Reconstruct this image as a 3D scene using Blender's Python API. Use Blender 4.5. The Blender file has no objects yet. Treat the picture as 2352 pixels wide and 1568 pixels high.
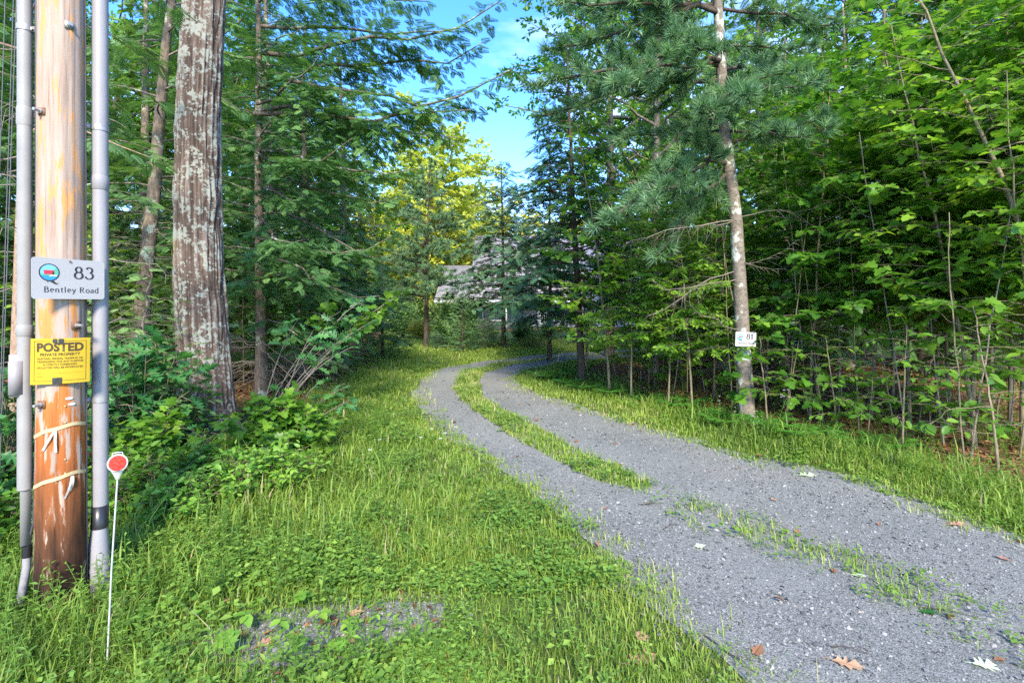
import bpy, bmesh, math, random
import numpy as np
from mathutils import Vector, Matrix
PI = math.pi
rng = np.random.default_rng(7)
scn = bpy.context.scene

# ------------------------------------------------------------------ camera
EYE = 1.9
F, CX, HY = 1150.0, 1176.0, 700.0          # photo measured on a 2352 px wide grid
cam_d = bpy.data.cameras.new('camera')
cam_d.sensor_width = 36.0
cam_d.lens = 36.0 * F / 2352.0
cam_d.shift_y = -(784.0 - HY) / 2352.0
cam_d.clip_start = 0.05
cam_d.clip_end = 2000.0
cam = bpy.data.objects.new('camera', cam_d)
scn.collection.objects.link(cam)
cam.location = (0, 0, EYE)
cam.rotation_euler = (math.radians(90), 0, 0)
scn.camera = cam

# ------------------------------------------------------------------ sky, sun, exposure
SUN_EL, SUN_AZ = math.radians(38), math.radians(173)    # azimuth clockwise from +Y: behind the camera, a little to its right
w = bpy.data.worlds.new('World')
scn.world = w
w.use_nodes = True
nt = w.node_tree
nt.nodes.clear()
n_out = nt.nodes.new('ShaderNodeOutputWorld')
n_bg = nt.nodes.new('ShaderNodeBackground')
n_sky = nt.nodes.new('ShaderNodeTexSky')
n_sky.sky_type = 'NISHITA'
n_sky.sun_disc = False
n_sky.sun_elevation = SUN_EL
n_sky.sun_rotation = SUN_AZ
n_sky.air_density = 1.0
n_sky.dust_density = 0.0
n_sky.ozone_density = 3.0
n_tc = nt.nodes.new('ShaderNodeTexCoord')
n_map = nt.nodes.new('ShaderNodeMapping')
n_map.inputs['Scale'].default_value = (2.2, 2.2, 7.0)
n_map.inputs['Location'].default_value = (0.35, 0.2, 0.1)
n_ns = nt.nodes.new('ShaderNodeTexNoise')
n_ns.inputs['Scale'].default_value = 1.15
n_ns.inputs['Detail'].default_value = 7
n_ns.inputs['Roughness'].default_value = 0.55
n_rp = nt.nodes.new('ShaderNodeValToRGB')
n_rp.color_ramp.elements[0].position = 0.46
n_rp.color_ramp.elements[0].color = (0, 0, 0, 1)
n_rp.color_ramp.elements[1].position = 0.72
n_rp.color_ramp.elements[1].color = (0.75, 0.75, 0.75, 1)
n_mx = nt.nodes.new('ShaderNodeMix')
n_mx.data_type = 'RGBA'
n_mx.inputs['B'].default_value = (2.5, 2.75, 4.2, 1)
n_hs = nt.nodes.new('ShaderNodeHueSaturation')
n_hs.inputs['Saturation'].default_value = 1.30
n_hs.inputs['Hue'].default_value = 0.512
n_hs.inputs['Value'].default_value = 0.86
nt.links.new(n_tc.outputs['Generated'], n_map.inputs['Vector'])
nt.links.new(n_map.outputs['Vector'], n_ns.inputs['Vector'])
nt.links.new(n_ns.outputs['Fac'], n_rp.inputs['Fac'])
nt.links.new(n_rp.outputs['Color'], n_mx.inputs['Factor'])
nt.links.new(n_sky.outputs['Color'], n_hs.inputs['Color'])
nt.links.new(n_hs.outputs['Color'], n_mx.inputs['A'])
nt.links.new(n_mx.outputs['Result'], n_bg.inputs['Color'])
nt.links.new(n_bg.outputs['Background'], n_out.inputs['Surface'])
n_bg.inputs['Strength'].default_value = 0.15

sun_d = bpy.data.lights.new('sun', 'SUN')
sun_d.energy = 2.0
sun_d.angle = math.radians(11)
sun_d.color = (1.0, 0.91, 0.74)
sun = bpy.data.objects.new('sun', sun_d)
scn.collection.objects.link(sun)
to_sun = Vector((math.sin(SUN_AZ) * math.cos(SUN_EL), math.cos(SUN_AZ) * math.cos(SUN_EL), math.sin(SUN_EL)))
sun.rotation_euler = to_sun.to_track_quat('Z', 'Y').to_euler()
sun.location = to_sun * 60

vs = scn.view_settings
vs.view_transform = 'Standard'
vs.look = 'None'
vs.gamma = 1.0
vs.exposure = 2.4
vs.use_curve_mapping = False
cy = scn.cycles
cy.max_bounces = 8
cy.diffuse_bounces = 4
cy.transmission_bounces = 5
cy.glossy_bounces = 2
cy.transparent_max_bounces = 4
cy.caustics_reflective = False
cy.caustics_refractive = False
cy.use_denoising = False
try:
    cy.denoiser = 'OPENIMAGEDENOISE'
    cy.denoising_prefilter = 'ACCURATE'
except Exception:
    pass

# ------------------------------------------------------------------ helpers
def hgt(x, y):
    x = np.asarray(x, float); y = np.asarray(y, float)
    return 0.03 * np.sin(x * 0.9 + 0.4) * np.sin(y * 0.7 + 1.0) + 0.018 * np.sin(x * 2.3 + y * 1.7)

def X(px, d): return (px - CX) / F * d
def Z(py, d): return EYE + (HY - py) / F * d
def V3(px, py, d): return np.array([X(px, d), d, Z(py, d)])
def G(px, py):
    d = F * EYE / (py - HY)
    return np.array([X(px, d), d])
def GP(px, d):
    x = X(px, d)
    return (x, d, float(hgt(x, d)))

def norm(v):
    return v / np.maximum(np.linalg.norm(v, axis=-1, keepdims=True), 1e-9)

_perm = np.random.default_rng(99).random(65536)
def vnoise(P):
    P = np.asarray(P, float)
    i = np.floor(P).astype(np.int64); f = P - i
    f = f * f * (3 - 2 * f)
    def h(ix, iy, iz):
        return _perm[(ix * 73856093 ^ iy * 19349663 ^ iz * 83492791) & 65535]
    r = 0
    for dx in (0, 1):
        for dy in (0, 1):
            for dz in (0, 1):
                wt = (f[..., 0] if dx else 1 - f[..., 0]) * (f[..., 1] if dy else 1 - f[..., 1]) * (f[..., 2] if dz else 1 - f[..., 2])
                r = r + wt * h(i[..., 0] + dx, i[..., 1] + dy, i[..., 2] + dz)
    return r
def fbm2(x, y, f=1.0, o=3):
    r = 0; a = 0.5; s = 0
    for k in range(o):
        r = r + a * vnoise(np.stack([x * f, y * f, np.full_like(x, 3.3 * k)], -1)); s += a
        a *= 0.5; f *= 2.1
    return r / s

class MB:
    """collects vertex / face arrays, builds one mesh"""
    def __init__(s):
        s.v = []; s.f = []; s.m = []; s.t = []; s.n = 0
    def add(s, v, f, mat=0, tint=0.5):
        v = np.asarray(v, float).reshape(-1, 3)
        f = np.asarray(f, np.int64)
        if len(v) == 0 or len(f) == 0: return s
        s.v.append(v); s.f.append(f + s.n); s.m.append(np.full(len(f), mat))
        s.t.append(np.broadcast_to(np.asarray(tint, float), (len(v),)))
        s.n += len(v)
        return s
    def inst(s, tv, tf, R, T, mat=0, tint=None):
        N, k = len(T), len(tv)
        if N == 0: return s
        v = np.einsum('nij,kj->nki', R, tv) + T[:, None, :]
        f = (np.asarray(tf)[None] + (np.arange(N) * k)[:, None, None]).reshape(-1, len(tf[0]))
        t = np.full(N, 0.5) if tint is None else tint
        return s.add(v.reshape(-1, 3), f, mat, np.repeat(t, k))
    def tubes(s, P, r, sides=5, mat=0, tint=0.5, cap=False):
        P = np.asarray(P, float)
        if P.ndim == 2: P = P[None]
        B, n, _ = P.shape
        if B == 0: return s
        r = np.broadcast_to(np.asarray(r, float), (B, n))
        tg = np.empty_like(P)
        tg[:, 1:-1] = P[:, 2:] - P[:, :-2]
        tg[:, 0] = P[:, 1] - P[:, 0]; tg[:, -1] = P[:, -1] - P[:, -2]
        tg = norm(tg)
        ref = np.where(np.abs(tg[:, :1, 2:]) > 0.8, np.array([1.0, 0, 0]), np.array([0, 0, 1.0]))
        a = norm(np.cross(np.broadcast_to(ref, tg.shape), tg)); b = np.cross(tg, a)
        an = np.arange(sides) / sides * 2 * PI
        ring = P[:, :, None] + r[:, :, None, None] * (np.cos(an)[:, None] * a[:, :, None] + np.sin(an)[:, None] * b[:, :, None])
        v = ring.reshape(-1, 3)
        i = np.arange(n - 1)[:, None] * sides; j = np.arange(sides)[None]; j2 = (j + 1) % sides
        q = np.stack([i + j, i + j2, i + sides + j2, i + sides + j], -1).reshape(-1, 4)
        f = (q[None] + (np.arange(B) * n * sides)[:, None, None]).reshape(-1, 4)
        tt = tint if np.ndim(tint) == 0 else np.repeat(tint, n * sides)
        s.add(v, f, mat, tt)
        if cap:
            for bb in range(B):
                for (k, c) in ((0, P[bb, 0]), (n - 1, P[bb, -1])):
                    o = s.n
                    s.add(np.vstack([ring[bb, k], c[None]]), [[q_, (q_ + 1) % sides, sides] for q_ in range(sides)], mat, tt if np.ndim(tt) == 0 else 0.5)
        return s
    def box(s, c, d, mat=0, R=None):
        c = np.asarray(c, float); d = np.asarray(d, float) / 2
        v = np.array([[x, y, z] for x in (-1, 1) for y in (-1, 1) for z in (-1, 1)], float) * d
        if R is not None: v = v @ np.asarray(R).T
        f = [[0, 1, 3, 2], [4, 6, 7, 5], [0, 4, 5, 1], [2, 3, 7, 6], [0, 2, 6, 4], [1, 5, 7, 3]]
        return s.add(v + c, f, mat)
    def ntri(s):
        return sum(len(f) * (f.shape[1] - 2) for f in s.f)
    def mesh(s, name, mats, smooth=False, tint=True):
        me = bpy.data.meshes.new(name)
        v = np.concatenate(s.v)
        nl = [f.size for f in s.f]
        loops = np.concatenate([f.ravel() for f in s.f])
        tot = np.concatenate([np.full(len(f), f.shape[1]) for f in s.f])
        st = np.concatenate([[0], np.cumsum(tot)[:-1]])
        me.vertices.add(len(v)); me.vertices.foreach_set('co', v.astype(np.float32).ravel())
        me.loops.add(len(loops)); me.loops.foreach_set('vertex_index', loops.astype(np.int32))
        me.polygons.add(len(tot)); me.polygons.foreach_set('loop_start', st.astype(np.int32))
        mi = np.concatenate(s.m)
        if not isinstance(mats, (list, tuple)): mats = [mats]
        for m in mats: me.materials.append(m)
        if tint:
            at = me.attributes.new('tint', 'FLOAT', 'POINT')
            at.data.foreach_set('value', np.concatenate(s.t).astype(np.float32))
        me.update(calc_edges=True)
        me.polygons.foreach_set('material_index', mi.astype(np.int32))
        if smooth: me.polygons.foreach_set('use_smooth', np.ones(len(tot), bool))
        return me

def link(name, data, parent=None, loc=None, rot=None):
    o = bpy.data.objects.new(name, data)
    scn.collection.objects.link(o)
    if parent is not None: o.parent = parent
    if loc is not None: o.location = loc
    if rot is not None: o.rotation_euler = rot
    return o
def tag(o, label=None, cat=None, group=None, kind=None):
    if label: o['label'] = label
    if cat: o['category'] = cat
    if group: o['group'] = group
    if kind: o['kind'] = kind
    return o
def thing(name, loc, label, cat, group=None, rz=0.0, s=1.0, tilt=None):
    o = link(name, None)
    o.location = loc
    o.rotation_euler = (tilt[0] if tilt else 0, tilt[1] if tilt else 0, rz)
    o.scale = (s, s, s) if np.ndim(s) == 0 else s
    o.empty_display_size = 0.2
    return tag(o, label, cat, group)

def frames(d, up):
    d = norm(d); y = norm(np.cross(up, d)); z = np.cross(d, y)
    return np.stack([d, y, z], -1)
def interp_poly(P, b, t):
    """P (B,n,3); b branch index, t in 0..1 -> position, tangent"""
    n = P.shape[1]
    u = np.clip(t, 0, 0.9999) * (n - 1)
    i = u.astype(int); f = (u - i)[:, None]
    a, c = P[b, i], P[b, i + 1]
    return a + (c - a) * f, norm(c - a)

# ------------------------------------------------------------------ materials
def mat_new(name):
    m = bpy.data.materials.new(name); m.use_nodes = True
    nt = m.node_tree; nt.nodes.clear()
    return m, nt
def nd(nt, typ, **kw):
    n = nt.nodes.new(typ)
    for k, v in kw.items(): setattr(n, k, v)
    return n
def ramp(nt, stops):
    r = nt.nodes.new('ShaderNodeValToRGB')
    e = r.color_ramp.elements
    while len(e) < len(stops): e.new(0.5)
    for el, (p, c) in zip(e, stops):
        el.position = p; el.color = (*c, 1) if len(c) == 3 else c
    return r
def noise(nt, scale, detail=4, rough=0.55, vec=None):
    n = nt.nodes.new('ShaderNodeTexNoise')
    n.inputs['Scale'].default_value = scale; n.inputs['Detail'].default_value = detail; n.inputs['Roughness'].default_value = rough
    if vec is not None: nt.links.new(vec, n.inputs['Vector'])
    return n
def mapping(nt, scale, coord='Object'):
    tc = nt.nodes.new('ShaderNodeTexCoord'); mp = nt.nodes.new('ShaderNodeMapping')
    mp.inputs['Scale'].default_value = scale
    nt.links.new(tc.outputs[coord], mp.inputs['Vector'])
    return mp.outputs['Vector']
def mixc(nt, fac, a, b, mode='MIX'):
    m = nt.nodes.new('ShaderNodeMix'); m.data_type = 'RGBA'; m.blend_type = mode
    for s, v in (('Factor', fac), ('A', a), ('B', b)):
        if isinstance(v, (int, float)): m.inputs[s].default_value = v
        elif isinstance(v, tuple): m.inputs[s].default_value = (*v, 1) if len(v) == 3 else v
        else: nt.links.new(v, m.inputs[s])
    return m.outputs['Result']
def bsdf(nt, col, rough=0.7, spec=0.3, bump=None, bstr=0.3, bdist=0.01, metal=0.0):
    b = nt.nodes.new('ShaderNodeBsdfPrincipled')
    if isinstance(col, tuple): b.inputs['Base Color'].default_value = (*col, 1)
    else: nt.links.new(col, b.inputs['Base Color'])
    b.inputs['Roughness'].default_value = rough
    b.inputs['Specular IOR Level'].default_value = spec
    b.inputs['Metallic'].default_value = metal
    if bump is not None:
        bm = nt.nodes.new('ShaderNodeBump')
        bm.inputs['Strength'].default_value = bstr; bm.inputs['Distance'].default_value = bdist
        nt.links.new(bump, bm.inputs['Height']); nt.links.new(bm.outputs['Normal'], b.inputs['Normal'])
    return b
def out(nt, sh):
    o = nt.nodes.new('ShaderNodeOutputMaterial'); nt.links.new(sh, o.inputs['Surface'])
def plain(name, col, rough=0.6, spec=0.3, metal=0.0, var=0.12, nscale=12):
    m, nt = mat_new(name)
    n = noise(nt, nscale, 5, 0.6, mapping(nt, (1, 1, 1)))
    d = tuple(c * (1 - var) for c in col); l = tuple(min(1, c * (1 + var)) for c in col)
    r = ramp(nt, [(0.3, d), (0.7, l)])
    nt.links.new(n.outputs['Fac'], r.inputs['Fac'])
    out(nt, bsdf(nt, r.outputs['Color'], rough, spec, metal=metal).outputs[0])
    return m
def leafmat(name, stops, transl=0.35, rough=0.45, spec=0.35, tr_gain=1.5, objvar=0.12):
    m, nt = mat_new(name)
    at = nd(nt, 'ShaderNodeAttribute', attribute_name='tint')
    r = ramp(nt, stops)
    nt.links.new(at.outputs['Fac'], r.inputs['Fac'])
    oi = nt.nodes.new('ShaderNodeObjectInfo')
    hs = nt.nodes.new('ShaderNodeHueSaturation')
    mr = nt.nodes.new('ShaderNodeMapRange')
    mr.inputs['To Min'].default_value = 1 - objvar; mr.inputs['To Max'].default_value = 1 + objvar
    nt.links.new(oi.outputs['Random'], mr.inputs['Value'])
    nt.links.new(mr.outputs['Result'], hs.inputs['Value'])
    mr2 = nt.nodes.new('ShaderNodeMapRange')
    mr2.inputs['To Min'].default_value = 0.5 + objvar * 0.12; mr2.inputs['To Max'].default_value = 0.5 - objvar * 0.12
    nt.links.new(oi.outputs['Random'], mr2.inputs['Value'])
    nt.links.new(mr2.outputs['Result'], hs.inputs['Hue'])
    nt.links.new(r.outputs['Color'], hs.inputs['Color'])
    b = bsdf(nt, hs.outputs['Color'], rough, spec)
    tr = nt.nodes.new('ShaderNodeBsdfTranslucent')
    g = mixc(nt, 1.0, hs.outputs['Color'], (tr_gain, tr_gain * 1.05, tr_gain * 0.55), 'MULTIPLY')
    nt.links.new(g, tr.inputs['Color'])
    mx = nt.nodes.new('ShaderNodeMixShader'); mx.inputs[0].default_value = transl
    nt.links.new(b.outputs[0], mx.inputs[1]); nt.links.new(tr.outputs[0], mx.inputs[2])
    out(nt, mx.outputs[0])
    return m
def barkmat(name, dark, light, lichen=None, scale=(9, 9, 2.2), lich_amt=0.6, bstr=0.8, bdist=0.02, ring=False):
    m, nt = mat_new(name)
    v = mapping(nt, scale)
    n = noise(nt, 3.0, 7, 0.65, v)
    r = ramp(nt, [(0.32, dark), (0.68, light)])
    nt.links.new(n.outputs['Fac'], r.inputs['Fac'])
    col = r.outputs['Color']
    if lichen:
        n2 = noise(nt, 5.5, 6, 0.62, mapping(nt, (1, 1, 0.8)))
        n3 = noise(nt, 1.3, 3, 0.5, mapping(nt, (1, 1, 0.6)))
        ad = nd(nt, 'ShaderNodeMath', operation='MULTIPLY_ADD')
        nt.links.new(n3.outputs['Fac'], ad.inputs[0]); ad.inputs[1].default_value = 0.5
        nt.links.new(n2.outputs['Fac'], ad.inputs[2])
        rl = ramp(nt, [(lich_amt + 0.16, (0, 0, 0)), (lich_amt + 0.22, (1, 1, 1))])
        nt.links.new(ad.outputs[0], rl.inputs['Fac'])
        col = mixc(nt, rl.outputs['Color'], col, lichen)
    out(nt, bsdf(nt, col, 0.9, 0.15, n.outputs['Fac'], bstr, bdist).outputs[0])
    return m

M = {}
g = lambda *a: tuple(a)
M['hemlock'] = leafmat('hemlock_needles', [(0.0, g(.050, .112, .030)), (0.55, g(.115, .225, .062)), (1.0, g(.23, .37, .11))], 0.28, 0.5)
M['spruce'] = leafmat('spruce_needles', [(0.0, g(.028, .080, .036)), (0.6, g(.062, .150, .060)), (1.0, g(.13, .25, .09))], 0.2, 0.5)
M['spruce_lifted'] = leafmat('brightened_spruce_needles', [(0.0, g(.050, .115, .050)), (0.6, g(.115, .225, .090)), (1.0, g(.20, .34, .13))], 0.25, 0.5)  # spruce copy with its colour raised to offset the needles' own shadow
M['pine_hazed'] = leafmat('hazed_pine_needles', [(0.0, g(.085, .17, .085)), (0.6, g(.18, .30, .145)), (1.0, g(.29, .42, .19))], 0.25, 0.5)  # far pine: colour lifted to stand in for distance haze
M['hemlock_far'] = leafmat('hazed_blue_green_hemlock_needles', [(0.0, g(.045, .105, .055)), (0.6, g(.095, .19, .085)), (1.0, g(.18, .30, .12))], 0.25, 0.5)  # blue-green needles, with distance haze lightening the colour
M['pine'] = leafmat('pine_needles', [(0.0, g(.045, .110, .058)), (0.6, g(.105, .215, .100)), (1.0, g(.20, .34, .14))], 0.25, 0.45)
M['maple'] = leafmat('maple_leaves', [(0.0, g(.038, .110, .016)), (0.5, g(.090, .220, .024)), (1.0, g(.20, .35, .035))], 0.42, 0.42, 0.4)
M['beech'] = leafmat('beech_leaves', [(0.0, g(.050, .130, .015)), (0.5, g(.115, .250, .022)), (1.0, g(.25, .39, .035))], 0.42, 0.42, 0.4)
M['oak'] = leafmat('oak_leaves', [(0.0, g(.030, .105, .030)), (0.5, g(.065, .190, .050)), (1.0, g(.13, .29, .060))], 0.35, 0.45, 0.4)
M['gold'] = leafmat('sunlit_yellow_leaves', [(0.0, g(.32, .35, .045)), (0.5, g(.52, .53, .075)), (1.0, g(.66, .64, .11))], 0.42, 0.5)  # sunlight on the far trees is mixed into this yellow
M['shrub'] = leafmat('shrub_leaves', [(0.0, g(.08, .17, .045)), (0.5, g(.17, .31, .09)), (1.0, g(.29, .44, .13))], 0.35, 0.5)
M['juniper'] = leafmat('juniper_needles', [(0.0, g(.06, .10, .02)), (0.5, g(.13, .20, .045)), (1.0, g(.24, .31, .07))], 0.25, 0.6)
M['goldbush'] = leafmat('golden_bush_leaves', [(0.0, g(.14, .17, .02)), (0.5, g(.28, .30, .035)), (1.0, g(.42, .42, .05))], 0.35, 0.5)
M['grass'] = leafmat('grass_blades', [(0.0, g(.085, .150, .022)), (0.45, g(.190, .290, .040)), (0.88, g(.31, .40, .065)), (1.0, g(.44, .38, .19))], 0.38, 0.5, 0.3, 1.4, 0.0)
M['weed'] = leafmat('weed_leaves', [(0.0, g(.070, .150, .025)), (0.5, g(.150, .275, .042)), (1.0, g(.28, .41, .07))], 0.38, 0.5, 0.3, 1.4, 0.0)
M['bramble'] = leafmat('bramble_leaves', [(0.0, g(.09, .21, .025)), (0.5, g(.17, .33, .04)), (1.0, g(.29, .45, .06))], 0.4, 0.5)
M['fern'] = leafmat('fern_fronds', [(0.0, g(.035, .14, .022)), (0.5, g(.065, .22, .03)), (1.0, g(.13, .31, .045))], 0.4, 0.5)
M['litter'] = leafmat('dead_leaves', [(0.0, g(.085, .040, .020)), (0.5, g(.22, .105, .052)), (1.0, g(.42, .22, .12))], 0.15, 0.8, 0.1, 1.2, 0.0)
M['bark_grey'] = barkmat('grey_bark', g(.065, .052, .040), g(.20, .17, .135), g(.33, .36, .30), (7, 7, 1.6), 0.70)
M['bark_hemlock'] = barkmat('hemlock_bark', g(.075, .055, .042), g(.24, .19, .145), g(.36, .39, .31), (8, 8, 3.0), 0.66)
M['bark_dark'] = barkmat('dark_bark', g(.035, .027, .021), g(.115, .088, .066), None, (9, 9, 2))
M['bark_pine'] = barkmat('white_pine_bark', g(.10, .080, .060), g(.24, .20, .16), g(.42, .43, .37), (5, 5, 7.5), 0.62)
M['bark_sapling'] = barkmat('sapling_bark', g(.12, .095, .055), g(.30, .25, .16), None, (20, 20, 4))
M['bark_red'] = barkmat('reddish_bark', g(.19, .115, .075), g(.42, .29, .20), None, (14, 14, 5))
M['twig'] = barkmat('dead_twig', g(.14, .115, .088), g(.33, .28, .22), None, (20, 20, 20))
# ------------------------------------------------------------------ plant generators
def tmpl_spray():
    """flat hemlock spray, 1 long on +X"""
    v = []; f = []
    def strip(a, b, w):
        a = np.array(a, float); b = np.array(b, float)
        d = (b - a) / np.linalg.norm(b - a); s = np.array([-d[1], d[0], 0]) * w
        k = len(v); m = a + (b - a) * 0.45
        v.extend([a, m + s, b, m - s]); f.append([k, k + 3, k + 2, k + 1])
    strip((0, 0, 0), (1.0, 0, -0.16), 0.03)
    for i in range(8):
        t = 0.06 + i * 0.11
        for sd in (-1, 1):
            l = 0.46 * (1 - 0.68 * t)
            a = math.radians(48)
            strip((t, 0, -0.1 * t * t), (t + l * math.cos(a), sd * l * math.sin(a), -0.1 * t * t - 0.16 * l), 0.046)
    return np.array(v), np.array(f)
def tmpl_needles(n=34, seed=3, w=0.022, cone=(0.15, 1.25)):
    """burst of long needles, length 1 round +X"""
    r = np.random.default_rng(seed); v = []; f = []
    for i in range(n):
        th = r.uniform(*cone); ph = r.uniform(0, 2 * PI); l = r.uniform(.75, 1.1)
        d = np.array([math.cos(th), math.sin(th) * math.cos(ph), math.sin(th) * math.sin(ph)])
        s = np.cross(d, r.normal(size=3)); s = s / np.linalg.norm(s) * w
        b = np.array([r.uniform(-.25, .1), 0, 0]); tip = b + d * l - np.array([0, 0, .12 * l])
        k = len(v); v.extend([b - s, b + s, tip]); f.append([k, k + 1, k + 2])
    return np.array(v), np.array(f)
def tmpl_brush(n=26, seed=5):
    """spruce twig: short needles all round a 1 long axis"""
    r = np.random.default_rng(seed); v = []; f = []
    for i in range(n):
        t = i / n; ph = r.uniform(0, 2 * PI); l = .26 * r.uniform(.8, 1.1) * (1 - .4 * t)
        b = np.array([t, 0, 0]); d = np.array([.75, .66 * math.cos(ph), .66 * math.sin(ph)])
        s = np.cross(d, [0.3, .5, .8]); s = s / np.linalg.norm(s) * .03
        k = len(v); v.extend([b - s, b + s, b + d * l]); f.append([k, k + 1, k + 2])
    return np.array(v), np.array(f)
def leaf_outline(kind):
    if kind == 'beech':
        o = [(0, 0), (.22, .19), (.5, .25), (.78, .15), (1.0, 0)]
        return np.array(o + [(x, -y) for x, y in reversed(o[1:-1])])
    if kind == 'maple':
        h = [(0, 0.02), (-.10, .30), (.16, .27), (.22, .56), (.42, .40), (.52, .52), (.56, .27), (.80, .26), (1.0, 0)]
        return np.array(h + [(x, -y) for x, y in reversed(h[:-1])])
    if kind == 'oak':
        h = [(0, 0.015), (.16, .09), (.24, .26), (.36, .11), (.50, .34), (.60, .13), (.76, .27), (.82, .10), (1.0, 0)]
        return np.array(h + [(x, -y) for x, y in reversed(h[:-1])])
def tmpl_leaf(kind, cup=0.12, droop=0.15):
    o = leaf_outline(kind)
    c = np.array([0.42, 0.0])
    n = len(o)
    p = np.vstack([o, c])
    z = np.abs(p[:, 1]) * cup * 2 - droop * p[:, 0] ** 2
    v = np.column_stack([p, z])
    f = np.array([[i, (i + 1) % n, n] for i in range(n)])
    return v, f
def tmpl_simple():
    v = np.array([[0, 0, 0], [.5, .27, .05], [1, 0, -.1], [.5, -.27, .05], ])
    return v, np.array([[0, 3, 2], [0, 2, 1]])
T_SPRAY, T_BRUSH = tmpl_spray(), tmpl_brush()
T_NEED, T_NEED_LO = tmpl_needles(24, 3, .040), tmpl_needles(16, 4, .06)
T_BEECH, T_MAPLE, T_OAK, T_SIMPLE = tmpl_leaf('beech'), tmpl_leaf('maple'), tmpl_leaf('oak'), tmpl_simple()

def arcs(S, az, L, rise, droop, n=7, wob=0.04, r=rng):
    """branches leaving S (B,3) at azimuth az, length L, rising rise, drooping droop (fractions of L)"""
    t = np.linspace(0, 1, n)[None]
    B = len(S)
    bend = r.normal(0, .18, B)[:, None] * t
    a = az[:, None] + bend
    P = np.zeros((B, n, 3))
    P[..., 0] = S[:, 0:1] + L[:, None] * t * np.cos(a)
    P[..., 1] = S[:, 1:2] + L[:, None] * t * np.sin(a)
    P[..., 2] = S[:, 2:3] + L[:, None] * (rise[:, None] * t - droop[:, None] * t ** 2)
    P[:, 1:] += r.normal(0, 1, (B, n - 1, 3)) * wob * L[:, None, None] * np.array([1, 1, .6]) * .5
    return P

def secondaries(P, L, step, t0, slen, ang=55, r=rng, up_tilt=0.25, droop=0.1, minlen=.12):
    """side shoots along branches: start, direction, length, up-vector"""
    cnt = np.maximum(1, (L * (1 - t0) / step)).astype(int)
    b = np.repeat(np.arange(len(L)), cnt)
    k = np.arange(len(b)) - np.repeat(np.cumsum(cnt) - cnt, cnt)
    t = t0 + (1 - t0) * np.clip((k + r.uniform(0, 1, len(b))) / cnt[b], 0, 1)
    p, tg = interp_poly(P, b, t)
    up = norm(np.array([0, 0, 1.0]) + r.normal(0, up_tilt, (len(b), 3)))
    lat = norm(np.cross(up, tg)) * np.where(k % 2 == 0, 1, -1)[:, None]
    a = np.radians(ang + r.normal(0, 10, len(b)))[:, None]
    d = norm(tg * np.cos(a) + lat * np.sin(a) - up * droop * r.uniform(.2, 1.5, (len(b), 1)))
    l = np.maximum(minlen, slen * L[b] * (1 - t) ** .75 * r.uniform(.6, 1.15, len(b)))
    # tips
    tb = np.arange(len(L)); tp, tt = interp_poly(P, tb, np.full(len(L), .97))
    p = np.vstack([p, tp]); d = np.vstack([d, tt]); l = np.concatenate([l, np.full(len(L), minlen * 1.2)])
    up = np.vstack([up, np.tile([0, 0, 1.0], (len(L), 1))])
    return p, d, l, up
def along(p, d, l, up, step, ang, r=rng, sag=0.15, s0=.12):
    """points along side shoots with alternating directions"""
    cnt = np.maximum(1, np.round(l / step)).astype(int)
    b = np.repeat(np.arange(len(l)), cnt)
    k = np.arange(len(b)) - np.repeat(np.cumsum(cnt) - cnt, cnt)
    s = s0 + (1 - s0) * (k + r.uniform(.2, .8, len(b))) / cnt[b]
    q = p[b] + d[b] * (l[b] * s)[:, None] - np.array([0, 0, 1.0]) * (sag * l[b] * s * s)[:, None]
    lat = norm(np.cross(up[b], d[b])) * np.where(k % 2 == 0, 1, -1)[:, None]
    a = np.radians(ang + r.normal(0, 14, len(b)))[:, None]
    dd = norm(d[b] * np.cos(a) + lat * np.sin(a) + r.normal(0, .12, (len(b), 3)))
    return q, dd, up[b], b

def twigs(mb, p, d, l, w, sag, mat=0):
    n = 3; t = np.linspace(0, 1, n)[None, :, None]
    P = p[:, None] + d[:, None] * l[:, None, None] * t - np.array([0, 0, 1.0]) * (sag * l)[:, None, None] * t ** 2
    mb.tubes(P, np.linspace(1, .35, n)[None] * w, 3, mat)

def hemlock_foliage(cr, P, L, r, step=.16, t0=.2, slen=.34, spray=.27, sstep=.15, tint0=.45, droop=.16, tw=None):
    p, d, l, up = secondaries(P, L, step, t0, slen, 52, r, .2, droop)
    if tw is not None: twigs(tw, p, d, l, .005, .2)
    q, dd, u, b = along(p, d, l, up, sstep, 38, r, .2)
    sz = spray * r.uniform(.7, 1.25, len(q))
    u = norm(u + r.normal(0, .22, (len(q), 3)))
    R = frames(dd - np.array([0, 0, .18]), u) * sz[:, None, None]
    ti = np.clip(tint0 + r.normal(0, .16, len(q)) + .25 * (r.random(len(l))[b] - .5), 0, 1)
    cr.inst(*T_SPRAY, R, q, 0, ti)

def trunk_line(H, lean, r, n=14, wob=.05):
    t = np.linspace(0, 1, n)
    P = np.zeros((n, 3)); P[:, 2] = t * H
    P[:, 0] = lean[0] * t + np.cumsum(r.normal(0, wob, n)) * t * .5
    P[:, 1] = lean[1] * t + np.cumsum(r.normal(0, wob, n)) * t * .5
    return P
def on_trunk(TP, h):
    return np.stack([np.interp(h, TP[:, 2], TP[:, k]) for k in range(3)], -1)

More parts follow.
